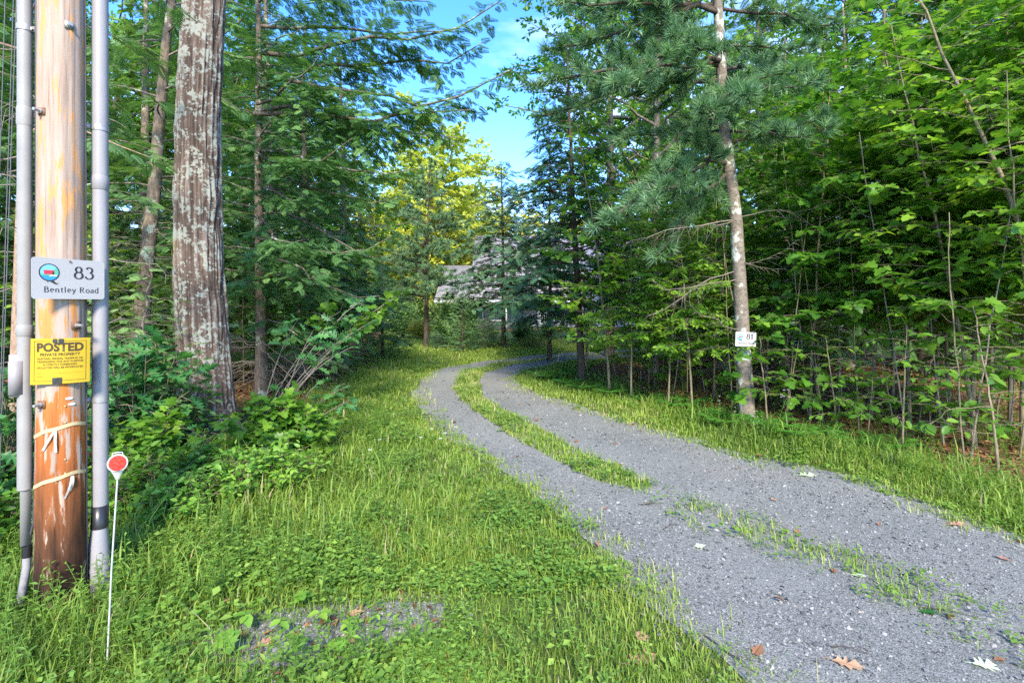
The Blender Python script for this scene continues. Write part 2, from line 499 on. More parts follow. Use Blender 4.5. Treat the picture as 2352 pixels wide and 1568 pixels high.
def hemlock(name, seed, H, cb, Lmax, r0, nb, lean=(0, 0), bark='bark_hemlock', needles='hemlock', dens=1.0, dead=14, spray=.27, top=.35, tint0=.45, extra=None, az_pick=None):
    r = np.random.default_rng(seed)
    tr, cr = MB(), MB()
    TP = trunk_line(H, lean, r)
    rad = r0 * (1 - .92 * (TP[:, 2] / H)) + .01
    rad[0] *= 1.25
    tr.tubes(TP, rad, 10)
    h = cb + (H - cb) * (np.arange(nb) + r.random(nb)) / nb
    u = (h - cb) / (H - cb)
    L = Lmax * ((1 - u) ** .75 * (1 - top * .3) + .06) * r.uniform(.65, 1.1, nb)
    az = np.arange(nb) * 2.399 + r.normal(0, .4, nb)
    if az_pick is not None: az = az_pick(az, r)
    P = arcs(on_trunk(TP, h), az, L, r.uniform(.10, .35, nb) + .5 * u ** 3, r.uniform(.22, .48, nb), r=r)
    if extra is not None:
        P = np.concatenate([P, extra]); L = np.concatenate([L, np.linalg.norm(np.diff(extra, axis=1), axis=-1).sum(1)])
    rb = np.linspace(1, .2, 7)[None] * (.006 + .0085 * L)[:, None]
    tr.tubes(P, rb, 5)
    if dead:
        hd = r.uniform(.12 * cb, cb * 1.25, dead)
        Ld = r.uniform(.5, 1.9, dead)
        D = arcs(on_trunk(TP, hd), r.uniform(0, 2 * PI, dead), Ld, r.uniform(-.1, .3, dead), r.uniform(.1, .5, dead), r=r, wob=.08)
        tr.tubes(D, np.linspace(1, .2, 7)[None] * (.003 + .004 * Ld)[:, None], 4, 1)
        p, d, l, up = secondaries(D, Ld, .17, .15, .4, 50, r, .6, .1)
        twigs(tr, p, d, l, .0035, .25, 1)
    hemlock_foliage(cr, P, L, r, .16 / dens, .16, .34, spray, .16 / dens ** .5, tint0)
    return tr.mesh(name + '_trunk', [M[bark], M['twig']], True), cr.mesh(name + '_crown', M[needles])

def pine_foliage(cr, P, L, r, step=.2, t0=.3, slen=.30, tuft=.12, tstep=.075, T=None, tint0=.5, tw=None):
    p, d, l, up = secondaries(P, L, step, t0, slen, 48, r, .5, -.1)
    if tw is not None: twigs(tw, p, d, l, .005, .0)
    q, dd, u, b = along(p, d, l, up, tstep, 30, r, .0, .3)
    dd = norm(dd + np.array([0, 0, .35]))
    sz = tuft * r.uniform(.75, 1.2, len(q))
    R = frames(dd, norm(u + r.normal(0, .5, u.shape))) * sz[:, None, None]
    ti = np.clip(tint0 + r.normal(0, .15, len(q)) + .3 * (r.random(len(l))[b] - .5), 0, 1)
    cr.inst(*(T or T_NEED), R, q, 0, ti)

def pine(name, seed, H, cb, Lmax, r0, whorls, per=5, lean=(0, 0), T=None, tuft=.14, tstep=.09, step=.22, bark='bark_dark', needles='pine', dead=8, slen=.3, rise=(.1, .35)):
    r = np.random.default_rng(seed)
    tr, cr = MB(), MB()
    TP = trunk_line(H, lean, r, wob=.04)
    tr.tubes(TP, r0 * (1 - .93 * TP[:, 2] / H) + .008, 9)
    hs = np.repeat(np.linspace(cb, H * .985, whorls), per)
    h = hs + r.normal(0, .06, len(hs)); u = (h - cb) / (H - cb)
    L = Lmax * (np.clip(1 - u, .03, 1) ** .8) * r.uniform(.6, 1.1, len(h)) + .15
    az = r.uniform(0, 2 * PI, len(h))
    P = arcs(on_trunk(TP, h), az, L, r.uniform(*rise, len(h)) + .35 * u, r.uniform(0, .25, len(h)), r=r)
    tr.tubes(P, np.linspace(1, .25, 7)[None] * (.005 + .010 * L)[:, None], 5)
    if dead:
        hd = r.uniform(cb * .3, cb, dead); Ld = r.uniform(.5, 1.4, dead)
        D = arcs(on_trunk(TP, hd), r.uniform(0, 2 * PI, dead), Ld, r.uniform(-.1, .3, dead), r.uniform(.1, .4, dead), r=r, wob=.08)
        tr.tubes(D, np.linspace(1, .2, 7)[None] * (.004 + .004 * Ld)[:, None], 4, 1)
        p, d, l, up = secondaries(D, Ld, .2, .2, .4, 50, r, .6, .1)
        twigs(tr, p, d, l, .004, .25, 1)
    pine_foliage(cr, P, L, r, step, .25, slen, tuft, tstep, T)
    return tr.mesh(name + '_trunk', [M[bark], M['twig']], True), cr.mesh(name + '_crown', M[needles])

def spruce(name, seed, H, Lmax, nb, needles='spruce', brush=.30, tint0=.5, stepf=1.0):
    r = np.random.default_rng(seed)
    tr, cr = MB(), MB()
    TP = trunk_line(H, (0, 0), r, wob=.01)
    tr.tubes(TP, .045 * H / 2 * (1 - .95 * TP[:, 2] / H) + .004, 7)
    h = .04 * H + .95 * H * (np.arange(nb) + r.random(nb)) / nb; u = h / H
    L = Lmax * (1 - u) ** .8 * r.uniform(.75, 1.1, nb) + .08
    P = arcs(on_trunk(TP, h), np.arange(nb) * 2.399, L, r.uniform(0, .2, nb) + .5 * u, r.uniform(0, .2, nb), r=r)
    tr.tubes(P, np.linspace(1, .25, 7)[None] * (.003 + .007 * L)[:, None], 4)
    p, d, l, up = secondaries(P, L, .10 * stepf, .1, .38, 50, r, .25, .05, .1)
    q, dd, uu, b = along(p, d, l, up, .11 * stepf, 25, r, .05)
    sz = brush * r.uniform(.6, 1.1, len(q))
    cr.inst(*T_BRUSH, frames(dd, uu) * sz[:, None, None], q, 0, np.clip(tint0 + r.normal(0, .18, len(q)), 0, 1))
    return tr.mesh(name + '_trunk', M['bark_dark'], True), cr.mesh(name + '_crown', M[needles])

def broadleaf(cr, P, L, r, T, leaf=.09, step=.16, t0=.15, slen=.42, lstep=.06, flat=.25, tint0=.5, tw=None, ang=55, droop=.1, lsag=.15):
    p, d, l, up = secondaries(P, L, step, t0, slen, ang, r, flat, droop)
    if tw is not None: twigs(tw, p, d, l, .004, lsag)
    q, dd, u, b = along(p, d, l, up, lstep, 55, r, lsag, .2)
    q = q + r.normal(0, .012, q.shape)
    sz = leaf * r.uniform(.6, 1.25, len(q))
    u = norm(u + r.normal(0, flat, u.shape))
    R = frames(dd - np.array([0, 0, .2]), u) * sz[:, None, None]
    cr.inst(*T, R, q, 0, np.clip(tint0 + r.normal(0, .17, len(q)) + .3 * (r.random(len(l))[b] - .5), 0, 1))

def sapling(name, seed, H, cb, Lmax, r0, nb, T, leafname, lean=(0, 0), leaf=.09, lstep=.06, step=.17, flat=.25, bark='bark_sapling', rise=(.05, .45), tint0=.5, slen=.42, top_w=.55, n_bare=0):
    r = np.random.default_rng(seed)
    tr, cr = MB(), MB()
    n = 14; t = np.linspace(0, 1, n)
    TP = np.zeros((n, 3)); TP[:, 2] = t * H
    TP[:, 0] = lean[0] * t ** 1.4 + r.normal(0, .02, n) * t * H * .3; TP[:, 1] = lean[1] * t ** 1.4 + r.normal(0, .02, n) * t * H * .3
    tr.tubes(TP, r0 * (1 - .9 * t) + .003, 7)
    h = cb + (H - cb) * (np.arange(nb) + r.random(nb)) / nb; u = (h - cb) / (H - cb)
    L = Lmax * (1 - (1 - top_w) * u) * np.sin(PI * np.clip(.25 + .72 * u, 0, 1)) ** .5 * r.uniform(.55, 1.1, nb)
    P = arcs(on_trunk(TP, h), np.arange(nb) * 2.399 + r.normal(0, .5, nb), L, r.uniform(*rise, nb) + .3 * u, r.uniform(.05, .3, nb), r=r)
    tr.tubes(P, np.linspace(1, .2, 7)[None] * (.002 + r0 * .28 * (L / Lmax))[:, None], 4)
    broadleaf(cr, P, L, r, T, leaf, step, .15, slen, lstep, flat, tint0, tr)
    return tr.mesh(name + '_trunk', M[bark], True), cr.mesh(name + '_crown', M[leafname])

def bigtree(name, seed, H, cb, R, r0, nb, T, leafname, leaf=.16, bark='bark_grey', step=.3, lstep=.13, tint0=.5, lean=(0, 0), flat=.7):
    """tall broadleaf tree: rising limbs, forked boughs, loose crown"""
    r = np.random.default_rng(seed)
    tr, cr = MB(), MB()
    TP = trunk_line(H * .93, lean, r, wob=.12)
    tr.tubes(TP, r0 * (1 - .9 * TP[:, 2] / (H * .93)) + .02, 9)
    h = cb + (H * .9 - cb) * (np.arange(nb) + r.random(nb)) / nb; u = (h - cb) / (H - cb)
    L = R * (np.sin(PI * np.clip(.22 + .70 * u, 0, 1)) ** .7) * r.uniform(.65, 1.15, nb)
    P = arcs(on_trunk(TP, h), np.arange(nb) * 2.399 + r.normal(0, .4, nb), L, r.uniform(.35, .9, nb), r.uniform(.1, .35, nb), r=r, wob=.06)
    tr.tubes(P, np.linspace(1, .25, 7)[None] * (r0 * .35 * L / R)[:, None], 6)
    # boughs
    p, d, l, up = secondaries(P, L, R * .085, .18, .5, 50, r, .9, -.1, R * .16)
    n = 7; t = np.linspace(0, 1, n)[None, :, None]
    Q = p[:, None] + d[:, None] * l[:, None, None] * t + r.normal(0, 1, (len(l), n, 3)) * t * .05 * l[:, None, None]
    Q[..., 2] -= .15 * l[:, None] * t[..., 0] ** 2
    tr.tubes(Q, np.linspace(1, .3, n)[None] * (r0 * .07 * l / (.4 * R) + .003)[:, None], 4)
    broadleaf(cr, Q, l, r, T, leaf, step, .1, .45, lstep, flat, tint0, None, 55, .05, .1)
    return tr.mesh(name + '_trunk', M[bark], True), cr.mesh(name + '_crown', M[leafname])

def bush(name, seed, R, H, nst, T, leafname, leaf, step=.14, lstep=.06, bark='bark_sapling', flat=.5, tint0=.5, spread=.8, slen=.35, tuft=None):
    """many stems fanning out of one base"""
    r = np.random.default_rng(seed)
    tr, cr = MB(), MB()
    az = np.arange(nst) * 2.399 + r.normal(0, .3, nst)
    el = r.uniform(.15, 1.0, nst)
    Lh = R * el * r.uniform(.7, 1.1, nst); Hh = H * np.sqrt(np.clip(1.05 - el ** 2 * spread, .08, 1)) * r.uniform(.75, 1.05, nst)
    n = 7; t = np.linspace(0, 1, n)
    P = np.zeros((nst, n, 3))
    P[..., 0] = np.cos(az)[:, None] * Lh[:, None] * t; P[..., 1] = np.sin(az)[:, None] * Lh[:, None] * t
    P[..., 2] = Hh[:, None] * (1.35 * t - .35 * t ** 2)
    P[:, 1:] += r.normal(0, .03, (nst, n - 1, 3)) * R
    L = np.hypot(Lh, Hh)
    tr.tubes(P, np.linspace(1, .3, n)[None] * (.002 + .005 * L)[:, None], 4)
    if tuft: pine_foliage(cr, P, L, r, step, .15, slen, tuft, lstep, T_BRUSH, tint0)
    else: broadleaf(cr, P, L, r, T, leaf, step, .22, slen, lstep, flat, tint0, tr)
    return tr.mesh(name + '_stems', M[bark], True), cr.mesh(name + '_foliage', M[leafname])

def plant(name, meshes, loc, label, cat, group=None, rz=0., s=1., parts=('trunk', 'crown'), tilt=None):
    o = thing(name, loc, label, cat, group, rz, s, tilt)
    link(parts[0], meshes[0], o)
    c = link(parts[1], meshes[1], o); c['kind'] = 'stuff'
    return o
# ------------------------------------------------------------------ ground, driveway, forest floor, lawn
def smooth_curve(pts, n):
    p = np.array(pts, float)
    for _ in range(3):
        q = np.empty((2 * len(p), 2)); q[0::2] = .75 * p + .25 * np.roll(p, -1, 0); q[1::2] = .25 * p + .75 * np.roll(p, -1, 0)
        q = q[:-2]; q = np.vstack([p[:1], q, p[-1:]]); p = q
    s = np.concatenate([[0], np.cumsum(np.linalg.norm(np.diff(p, axis=0), axis=1))])
    u = np.linspace(0, s[-1], n)
    return np.stack([np.interp(u, s, p[:, k]) for k in (0, 1)], -1)
def in_poly(poly, x, y):
    r = np.zeros(np.shape(x), bool); n = len(poly)
    for i in range(n):
        x0, y0 = poly[i]; x1, y1 = poly[(i + 1) % n]
        c = ((y0 > y) != (y1 > y)) & (x < (x1 - x0) * (y - y0) / (y1 - y0 + 1e-12) + x0)
        r ^= c
    return r
def sheet_between(A, B, k, dz):
    n = len(A); t = np.linspace(0, 1, k)[None, :, None]
    P = A[:, None] * (1 - t) + B[:, None] * t
    x, y = P[..., 0].ravel(), P[..., 1].ravel()
    v = np.column_stack([x, y, hgt(x, y) + dz])
    i = np.arange(n - 1)[:, None] * k; j = np.arange(k - 1)[None]
    return v, np.stack([i + j, i + j + 1, i + k + j + 1, i + k + j], -1).reshape(-1, 4)

LEFT = [(-.6, -3), (.7, -.8), (1.28, .8), (1.42, 1.8)] + [tuple(G(*p)) for p in [(1760, 1568), (1640, 1470), (1500, 1340), (1340, 1200), (1230, 1110), (1130, 1050), (1040, 990), (985, 940), (965, 890), (985, 862), (1060, 840), (1150, 826), (1290, 814)]] + [(4.2, 20.8), (8, 23), (15, 27)]
RIGHT = [(11, -3), (8, .4), (5.4, 2.2), (4.4, 3.0)] + [tuple(G(*p)) for p in [(2352, 1270), (2150, 1180), (2000, 1120), (1850, 1080), (1700, 1050), (1540, 1000), (1400, 965), (1300, 935), (1210, 905), (1172, 880), (1165, 862), (1200, 845), (1290, 830)]] + [(3.7, 18.2), (8.5, 20.5), (15.5, 24)]
DL, DR = smooth_curve(LEFT, 150), smooth_curve(RIGHT, 150)
DRIVE = np.vstack([DL, DR[::-1]])
STRIP = np.array([G(*p) for p in [(1240, 826), (1140, 836), (1060, 856), (1040, 890), (1060, 920), (1110, 960), (1190, 1010), (1270, 1052), (1380, 1100), (1470, 1118),
                                 (1500, 1112), (1420, 1075), (1320, 1030), (1230, 985), (1160, 950), (1110, 910), (1098, 880), (1115, 856), (1180, 838), (1290, 822)]] )
STRIP_FAR = np.array([G(1240, 826), G(1290, 822), (4.0, 19.2), (8.3, 21.5), (15, 25.2), (15, 25.9), (8.1, 22.1), (3.9, 19.8)])
BARE = np.array([G(*p) for p in [(400, 1490), (560, 1425), (700, 1400), (860, 1385), (1000, 1375), (1030, 1410), (960, 1460), (860, 1510), (700, 1550), (500, 1545)]])
WOODS_R = np.vstack([[G(*p) for p in [(1340, 862), (1450, 905), (1570, 955), (1720, 995), (1900, 1035), (2100, 1090), (2352, 1160)]], [(8, 3.2), (14, 1.5), (30, 1), (30, 19), (16, 21.5), (9, 18.5), (5.5, 17.2), (2.6, 16)]])
WOODS_L = np.vstack([[(-30, 2.0), (-6, 3.3)], [G(*p) for p in [(0, 1190), (300, 1190), (520, 1085), (690, 985), (800, 890), (850, 838)]], [(-5.2, 18), (-6.5, 24), (-9, 34), (-30, 40)]])

def grid_axis(lo, hi, step, far):
    c = np.arange(lo, hi + 1e-6, step)
    o = np.array([1.5, 4, 9, 18, 35, 70, 140, 300]) * 1.0
    o = o[o < far]
    return np.concatenate([lo - o[::-1], c, hi + o])
gx, gy = grid_axis(-14, 16, .3, 400), grid_axis(-3, 40, .3, 400)
XX, YY = np.meshgrid(gx, gy, indexing='ij')
v = np.column_stack([XX.ravel(), YY.ravel(), hgt(XX.ravel(), YY.ravel())])
ny = len(gy); i = np.arange(len(gx) - 1)[:, None] * ny; j = np.arange(ny - 1)[None]
f = np.stack([i + j, i + ny + j, i + ny + j + 1, i + j + 1], -1).reshape(-1, 4)
m, nt = mat_new('turf_soil')
v1 = mapping(nt, (1, 1, 1))
n1, n2 = noise(nt, 1.2, 5, .6, v1), noise(nt, 35, 6, .7, v1)
c1 = ramp(nt, [(.35, (.055, .085, .022)), (.6, (.10, .16, .035)), (.8, (.13, .13, .05))])
nt.links.new(n1.outputs['Fac'], c1.inputs['Fac'])
c2 = ramp(nt, [(.3, (.045, .05, .022)), (.7, (.12, .17, .04))])
nt.links.new(n2.outputs['Fac'], c2.inputs['Fac'])
out(nt, bsdf(nt, mixc(nt, .5, c1.outputs['Color'], c2.outputs['Color']), .95, .1, n2.outputs['Fac'], .8, .03).outputs[0])
M['soil'] = m
ground = tag(link('ground', MB().add(v, f).mesh('ground', M['soil'], True)), kind='structure')

ha, hr = np.meshgrid(np.linspace(0, PI, 60), np.array([78, 95, 120, 160, 220.]), indexing='ij')
hX, hY = 1.25 * hr * np.cos(ha), 6 + hr * np.sin(ha) * .95
hZ = np.array([-.5, 9, 16, 22, 26.])[None] * (.75 + .5 * fbm2(hX, hY, .02)) - .3
hv = np.column_stack([hX.ravel(), hY.ravel(), hZ.ravel()])
i = np.arange(59)[:, None] * 5; j = np.arange(4)[None]
hf = np.stack([i + j, i + j + 1, i + 5 + j + 1, i + 5 + j], -1).reshape(-1, 4)
m, nt = mat_new('wooded_hillside')
nh = noise(nt, .35, 8, .7, mapping(nt, (1, 1, 1)))
rh = ramp(nt, [(.35, (.02, .05, .015)), (.55, (.06, .12, .03)), (.75, (.14, .20, .05))]); nt.links.new(nh.outputs['Fac'], rh.inputs['Fac'])
out(nt, bsdf(nt, rh.outputs['Color'], .95, .1, nh.outputs['Fac'], 1.0, 1.5).outputs[0])
tag(link('hill', MB().add(hv, hf).mesh('hill', m, True)), kind='structure')

m, nt = mat_new('crushed_stone')
v1 = mapping(nt, (1, 1, 1))
vo = nd(nt, 'ShaderNodeTexVoronoi'); vo.inputs['Scale'].default_value = 85; nt.links.new(v1, vo.inputs['Vector'])
vo2 = nd(nt, 'ShaderNodeTexVoronoi'); vo2.inputs['Scale'].default_value = 38; nt.links.new(v1, vo2.inputs['Vector'])
n1, n2 = noise(nt, .9, 4, .6, v1), noise(nt, 160, 3, .7, v1)
sep = nd(nt, 'ShaderNodeSeparateColor'); nt.links.new(vo.outputs['Color'], sep.inputs['Color'])
cs = ramp(nt, [(0.0, (.070, .072, .063)), (.3, (.172, .176, .157)), (.72, (.262, .267, .240)), (.95, (.325, .33, .30)), (1.0, (.42, .42, .385))])
nt.links.new(sep.outputs['Red'], cs.inputs['Fac'])
cd = ramp(nt, [(.35, (.172, .176, .158)), (.72, (.275, .274, .24))])
nt.links.new(n1.outputs['Fac'], cd.inputs['Fac'])
col = mixc(nt, .5, cs.outputs['Color'], cd.outputs['Color'])
# pale dusty wear
n3 = noise(nt, .55, 5, .65, mapping(nt, (1, 1, 1)))
rd = ramp(nt, [(.52, (0, 0, 0)), (.75, (.55, .55, .55))]); nt.links.new(n3.outputs['Fac'], rd.inputs['Fac'])
col = mixc(nt, rd.outputs['Color'], col, (.27, .235, .19))
n4 = noise(nt, 1.7, 4, .7, mapping(nt, (1, .6, 1)))
rd4 = ramp(nt, [(.58, (0, 0, 0)), (.72, (.45, .45, .45))]); nt.links.new(n4.outputs['Fac'], rd4.inputs['Fac'])
col = mixc(nt, rd4.outputs['Color'], col, (.155, .15, .14))
ht = nd(nt, 'ShaderNodeMath', operation='MULTIPLY_ADD'); ht.inputs[1].default_value = -.6
nt.links.new(vo.outputs['Distance'], ht.inputs[0]); nt.links.new(n2.outputs['Fac'], ht.inputs[2])
out(nt, bsdf(nt, col, .9, .2, ht.outputs[0], .9, .012).outputs[0])
M['gravel'] = m
def outward(P, sgn):
    t = np.gradient(P, axis=0); t /= np.linalg.norm(t, axis=1, keepdims=True)
    return np.column_stack([-t[:, 1], t[:, 0]]) * sgn
jl = (fbm2(DL[:, 0], DL[:, 1], 2.2) - .5) * .3
jr = (fbm2(DR[:, 0] + 9, DR[:, 1], 2.2) - .5) * .22
jr = jr * 1.3
DLj, DRj = DL + outward(DL, 1) * (.16 + jl)[:, None], DR + outward(DR, -1) * (.20 + jr)[:, None]
tag(link('driveway', MB().add(*sheet_between(DLj, DRj, 20, .006)).mesh('driveway', M['gravel'], True)), kind='structure')

def poly_sheet(name, poly, mat, dz, cell=.22, clip=None):
    lo, hi = poly.min(0), poly.max(0)
    if clip: lo = np.maximum(lo, clip[0]); hi = np.minimum(hi, clip[1])
    ax, ay = np.arange(lo[0], hi[0], cell), np.arange(lo[1], hi[1], cell)
    A, B = np.meshgrid(ax, ay, indexing='ij')
    j1 = (fbm2(A, B, 1.8) - .5) * .9; j2 = (fbm2(A + 40, B, 1.8) - .5) * .9
    jit = min(1.0, cell / .22)
    ok = in_poly(poly, A + j1 * .5 * jit, B + j2 * .5 * jit)
    n2_ = len(ay)
    I, J = np.nonzero(ok[:-1, :-1])
    f = np.stack([I * n2_ + J, (I + 1) * n2_ + J, (I + 1) * n2_ + J + 1, I * n2_ + J + 1], -1)
    used, inv = np.unique(f, return_inverse=True)
    xy = np.column_stack([A.ravel(), B.ravel()])[used]
    xy = xy + (np.random.default_rng(5).random(xy.shape) - .5) * cell * .7
    v = np.column_stack([xy, hgt(xy[:, 0], xy[:, 1]) + dz])
    return tag(link(name, MB().add(v, inv.reshape(f.shape)).mesh(name, mat, True)), kind='structure')
m, nt = mat_new('leaf_mould')
v1 = mapping(nt, (1, 1, 1))
vo = nd(nt, 'ShaderNodeTexVoronoi'); vo.inputs['Scale'].default_value = 16; nt.links.new(v1, vo.inputs['Vector'])
sep = nd(nt, 'ShaderNodeSeparateColor'); nt.links.new(vo.outputs['Color'], sep.inputs['Color'])
cs = ramp(nt, [(0, (.06, .032, .018)), (.5, (.17, .085, .045)), (1, (.33, .18, .10))]); nt.links.new(sep.outputs['Green'], cs.inputs['Fac'])
n1 = noise(nt, 1.3, 5, .6, v1)
cm = ramp(nt, [(.4, (0, 0, 0)), (.7, (.6, .6, .6))]); nt.links.new(n1.outputs['Fac'], cm.inputs['Fac'])
out(nt, bsdf(nt, mixc(nt, cm.outputs['Color'], cs.outputs['Color'], (.07, .045, .025)), .95, .1, vo.outputs['Distance'], .7, .03).outputs[0])
M['mould'] = m
poly_sheet('woodland_floor_right', WOODS_R, M['mould'], .004)
poly_sheet('woodland_floor_left', WOODS_L, M['mould'], .004)
poly_sheet('gravel_patch', BARE, M['gravel'], .004, .05)

# ------------------------------------------------------------------ utility pole, its conduits, signs, marker
PX, PY = -2.80, 3.11
def pole_r(z): return .1215 + .006 * np.clip((1.4 - z) / 1.4, 0, 1) + .012 * np.exp(-np.maximum(z, 0) / .12) - .0028 * z
m, nt = mat_new('weathered_pole_wood')
tc = nd(nt, 'ShaderNodeTexCoord')
sx = nd(nt, 'ShaderNodeSeparateXYZ'); nt.links.new(tc.outputs['Object'], sx.inputs['Vector'])
vg = mapping(nt, (14, 14, .9)); vs2 = mapping(nt, (30, 30, .6)); vp = mapping(nt, (9, 9, 1.3))
ng, nf, npch = noise(nt, 2.0, 7, .65, vg), noise(nt, 3.5, 4, .6, vs2), noise(nt, 2.2, 6, .62, vp)
base = ramp(nt, [(.25, (.22, .145, .105)), (.5, (.345, .255, .198)), (.75, (.41, .32, .26))]); nt.links.new(ng.outputs['Fac'], base.inputs['Fac'])
mrz = nd(nt, 'ShaderNodeMapRange'); mrz.inputs['From Min'].default_value = 0.0; mrz.inputs['From Max'].default_value = 4.0
nz = nd(nt, 'ShaderNodeMath', operation='MULTIPLY_ADD'); nz.inputs[1].default_value = .9; nt.links.new(npch.outputs['Fac'], nz.inputs[0])
nt.links.new(sx.outputs['Z'], nz.inputs[2]); nt.links.new(nz.outputs[0], mrz.inputs['Value'])
# how much of the surface layer is stained orange, by height
amt = ramp(nt, [(.0, (1, 1, 1)), (.30, (.97, .97, .97)), (.47, (.42, .42, .42)), (.66, (.42, .42, .42)), (.74, (.34, .34, .34)), (1, (.32, .32, .32))]); nt.links.new(mrz.outputs['Result'], amt.inputs['Fac'])
lt = nd(nt, 'ShaderNodeMath', operation='SUBTRACT'); nt.links.new(amt.outputs['Color'], lt.inputs[0])
nq = ramp(nt, [(.36, (0, 0, 0)), (.66, (1, 1, 1))]); nt.links.new(npch.outputs['Fac'], nq.inputs['Fac'])
nt.links.new(nq.outputs['Color'], lt.inputs[1])
sm = ramp(nt, [(0.0, (0, 0, 0)), (.14, (1, 1, 1))]); nt.links.new(lt.outputs[0], sm.inputs['Fac'])
stain = ramp(nt, [(.0, (.022, .014, .010)), (.16, (.038, .021, .013)), (.25, (.105, .042, .018)), (.36, (.33, .10, .026)), (.47, (.46, .165, .042)), (.6, (.56, .25, .085)), (1, (.50, .26, .11))]); nt.links.new(mrz.outputs['Result'], stain.inputs['Fac'])
col = mixc(nt, sm.outputs['Color'], base.outputs['Color'], stain.outputs['Color'])
lowd = ramp(nt, [(.10, (.16, .12, .09)), (.26, (1, 1, 1))]); nt.links.new(mrz.outputs['Result'], lowd.inputs['Fac'])
col = mixc(nt, 1.0, col, lowd.outputs['Color'], 'MULTIPLY')
fl = ramp(nt, [(.30, (.55, .46, .40)), (.42, (1, 1, 1))]); nt.links.new(nf.outputs['Fac'], fl.inputs['Fac'])
col = mixc(nt, 1.0, col, fl.outputs['Color'], 'MULTIPLY')
out(nt, bsdf(nt, col, .82, .2, nf.outputs['Fac'], .35, .006).outputs[0])
M['pole'] = m
zs = np.concatenate([np.linspace(-.3, 4.2, 120), np.linspace(4.4, 9.5, 12)]); na = 72
an = np.arange(na) / na * 2 * PI
A_, Z_ = np.meshgrid(an, zs)
rr = pole_r(Z_)
crk = np.zeros_like(rr)
for a0, z0, z1, dp in ((-1.00, -.3, 1.05, .010), (-1.15, 1.7, 3.6, .005), (-.55, 2.2, 4.2, .004), (-1.6, .2, 1.6, .005), (.1, .5, 2.4, .005)):
    wv = a0 + .05 * np.sin(Z_ * 3.1 + a0)
    d_ = np.abs((A_ - wv + PI) % (2 * PI) - PI)
    crk += dp * np.exp(-(d_ / .045) ** 2) * ((Z_ > z0) & (Z_ < z1))
rr = rr - crk + (vnoise(np.stack([np.cos(A_) * 5, np.sin(A_) * 5, Z_ * .8], -1)) - .5) * .006
v = np.column_stack([(rr * np.cos(A_)).ravel(), (rr * np.sin(A_)).ravel(), Z_.ravel()])
i = np.arange(len(zs) - 1)[:, None] * na; j = np.arange(na)[None]; j2 = (j + 1) % na
f = np.stack([i + j, i + j2, i + na + j2, i + na + j], -1).reshape(-1, 4)
pole = thing('utility_pole', (PX, PY, 0), 'weathered wooden utility pole with orange stained base and grey conduits', 'utility pole')
link('pole_shaft', MB().add(v, f).mesh('pole_shaft', M['pole'], True), pole)
M['pvc'] = plain('grey_conduit_plastic', (.26, .245, .25), .45, .4, 0, .06, 6)
M['pvc_old'] = plain('worn_conduit_plastic', (.245, .235, .222), .55, .35, 0, .12, 5)
M['black_tape'] = plain('black_tape', (.018, .018, .02), .35, .5)
M['zinc'] = plain('galvanised_steel', (.36, .345, .33), .5, .5, .6, .2, 30)
M['rust'] = plain('rusted_steel', (.20, .095, .05), .8, .3, .2, .35, 40)
M['white_plastic'] = plain('white_fibreglass', (.42, .42, .40), .4, .4, 0, .04)
M['ribbon'] = plain('faded_yellow_ribbon', (.50, .38, .20), .6, .3, 0, .15, 20)
M['ribbon_pale'] = plain('pale_ribbon', (.52, .48, .42), .6, .3, 0, .1, 20)
M['wire'] = plain('dark_wire', (.05, .05, .055), .5, .4)
def loc_of(px, d): return np.array([X(px, d) - PX, d - PY])
# thing > part; everything below is in the pole's own coordinates (z = height above ground)
def vtube(pts, r, sides=16, cap=True):
    return MB().tubes(np.array(pts, float), r, sides, cap=cap)
LC = loc_of(57, 3.05); RC = loc_of(230, 3.25)
zl = lambda py, d=3.05: Z(py, d)
# left conduit
con = link('conduit', vtube([(*LC, .78), (*LC, 3.0), (*LC, 6.2)], .036, 20).mesh('conduit', M['pvc_old'], True), pole)
link('coupling', vtube([(*LC, zl(290)), (*LC, zl(285)), (*LC, zl(252)), (*LC, zl(247))], [.037, .0395, .0395, .037], 20).mesh('coupling', M['pvc_old'], True), con)
link('coupling', vtube([(*LC, zl(772)), (*LC, zl(770)), (*LC, zl(748)), (*LC, zl(746))], [.037, .040, .040, .037], 20).mesh('coupling', M['pvc_old'], True), con)
cov = MB()
R45 = np.array([[.744, -.668, 0], [.668, .744, 0], [0, 0, 1]])
LC2 = LC + np.array([-.012, -.020])
cov.box((LC2[0] - .006, LC2[1], (zl(815, 3.0) + zl(912, 3.0)) / 2), (.082, .05, zl(815, 3.0) - zl(912, 3.0)), R=R45)
jb = link('junction_box', cov.mesh('junction_box', M['pvc_old']), pole)
bm_ = MB().box((LC2[0] + .004, LC2[1] - .030, zl(868, 3.0)), (.062, .010, .20), R=R45)
link('cover_plate', bm_.mesh('cover_plate', M['pvc']), jb)
for yy in (838, 895):
    link('hinge', MB().box((LC2[0] - .012, LC2[1] - .037, zl(yy, 3.0)), (.018, .012, .03), R=R45).mesh('hinge', M['pvc']), jb)
con2 = link('cable_guard', MB().box((LC[0] + .006, LC[1], (zl(912) + zl(1250)) / 2), (.05, .036, zl(912) - zl(1250)), R=R45).mesh('cable_guard', M['pvc_old']), pole)
con3 = link('conduit', vtube([(LC[0] + .012, LC[1], zl(1262)), (LC[0] + .012, LC[1], zl(1300)), (LC[0] - .004, LC[1] - .02, zl(1370)), (LC[0] - .02, LC[1] - .035, -.05)], .0215, 14).mesh('lower_conduit', M['pvc'], True), pole)
link('tape_wrap', vtube([(LC[0] + .012, LC[1], zl(1278)), (LC[0] + .012, LC[1], zl(1252))], .0245, 14).mesh('tape_wrap', M['black_tape'], True), con3)
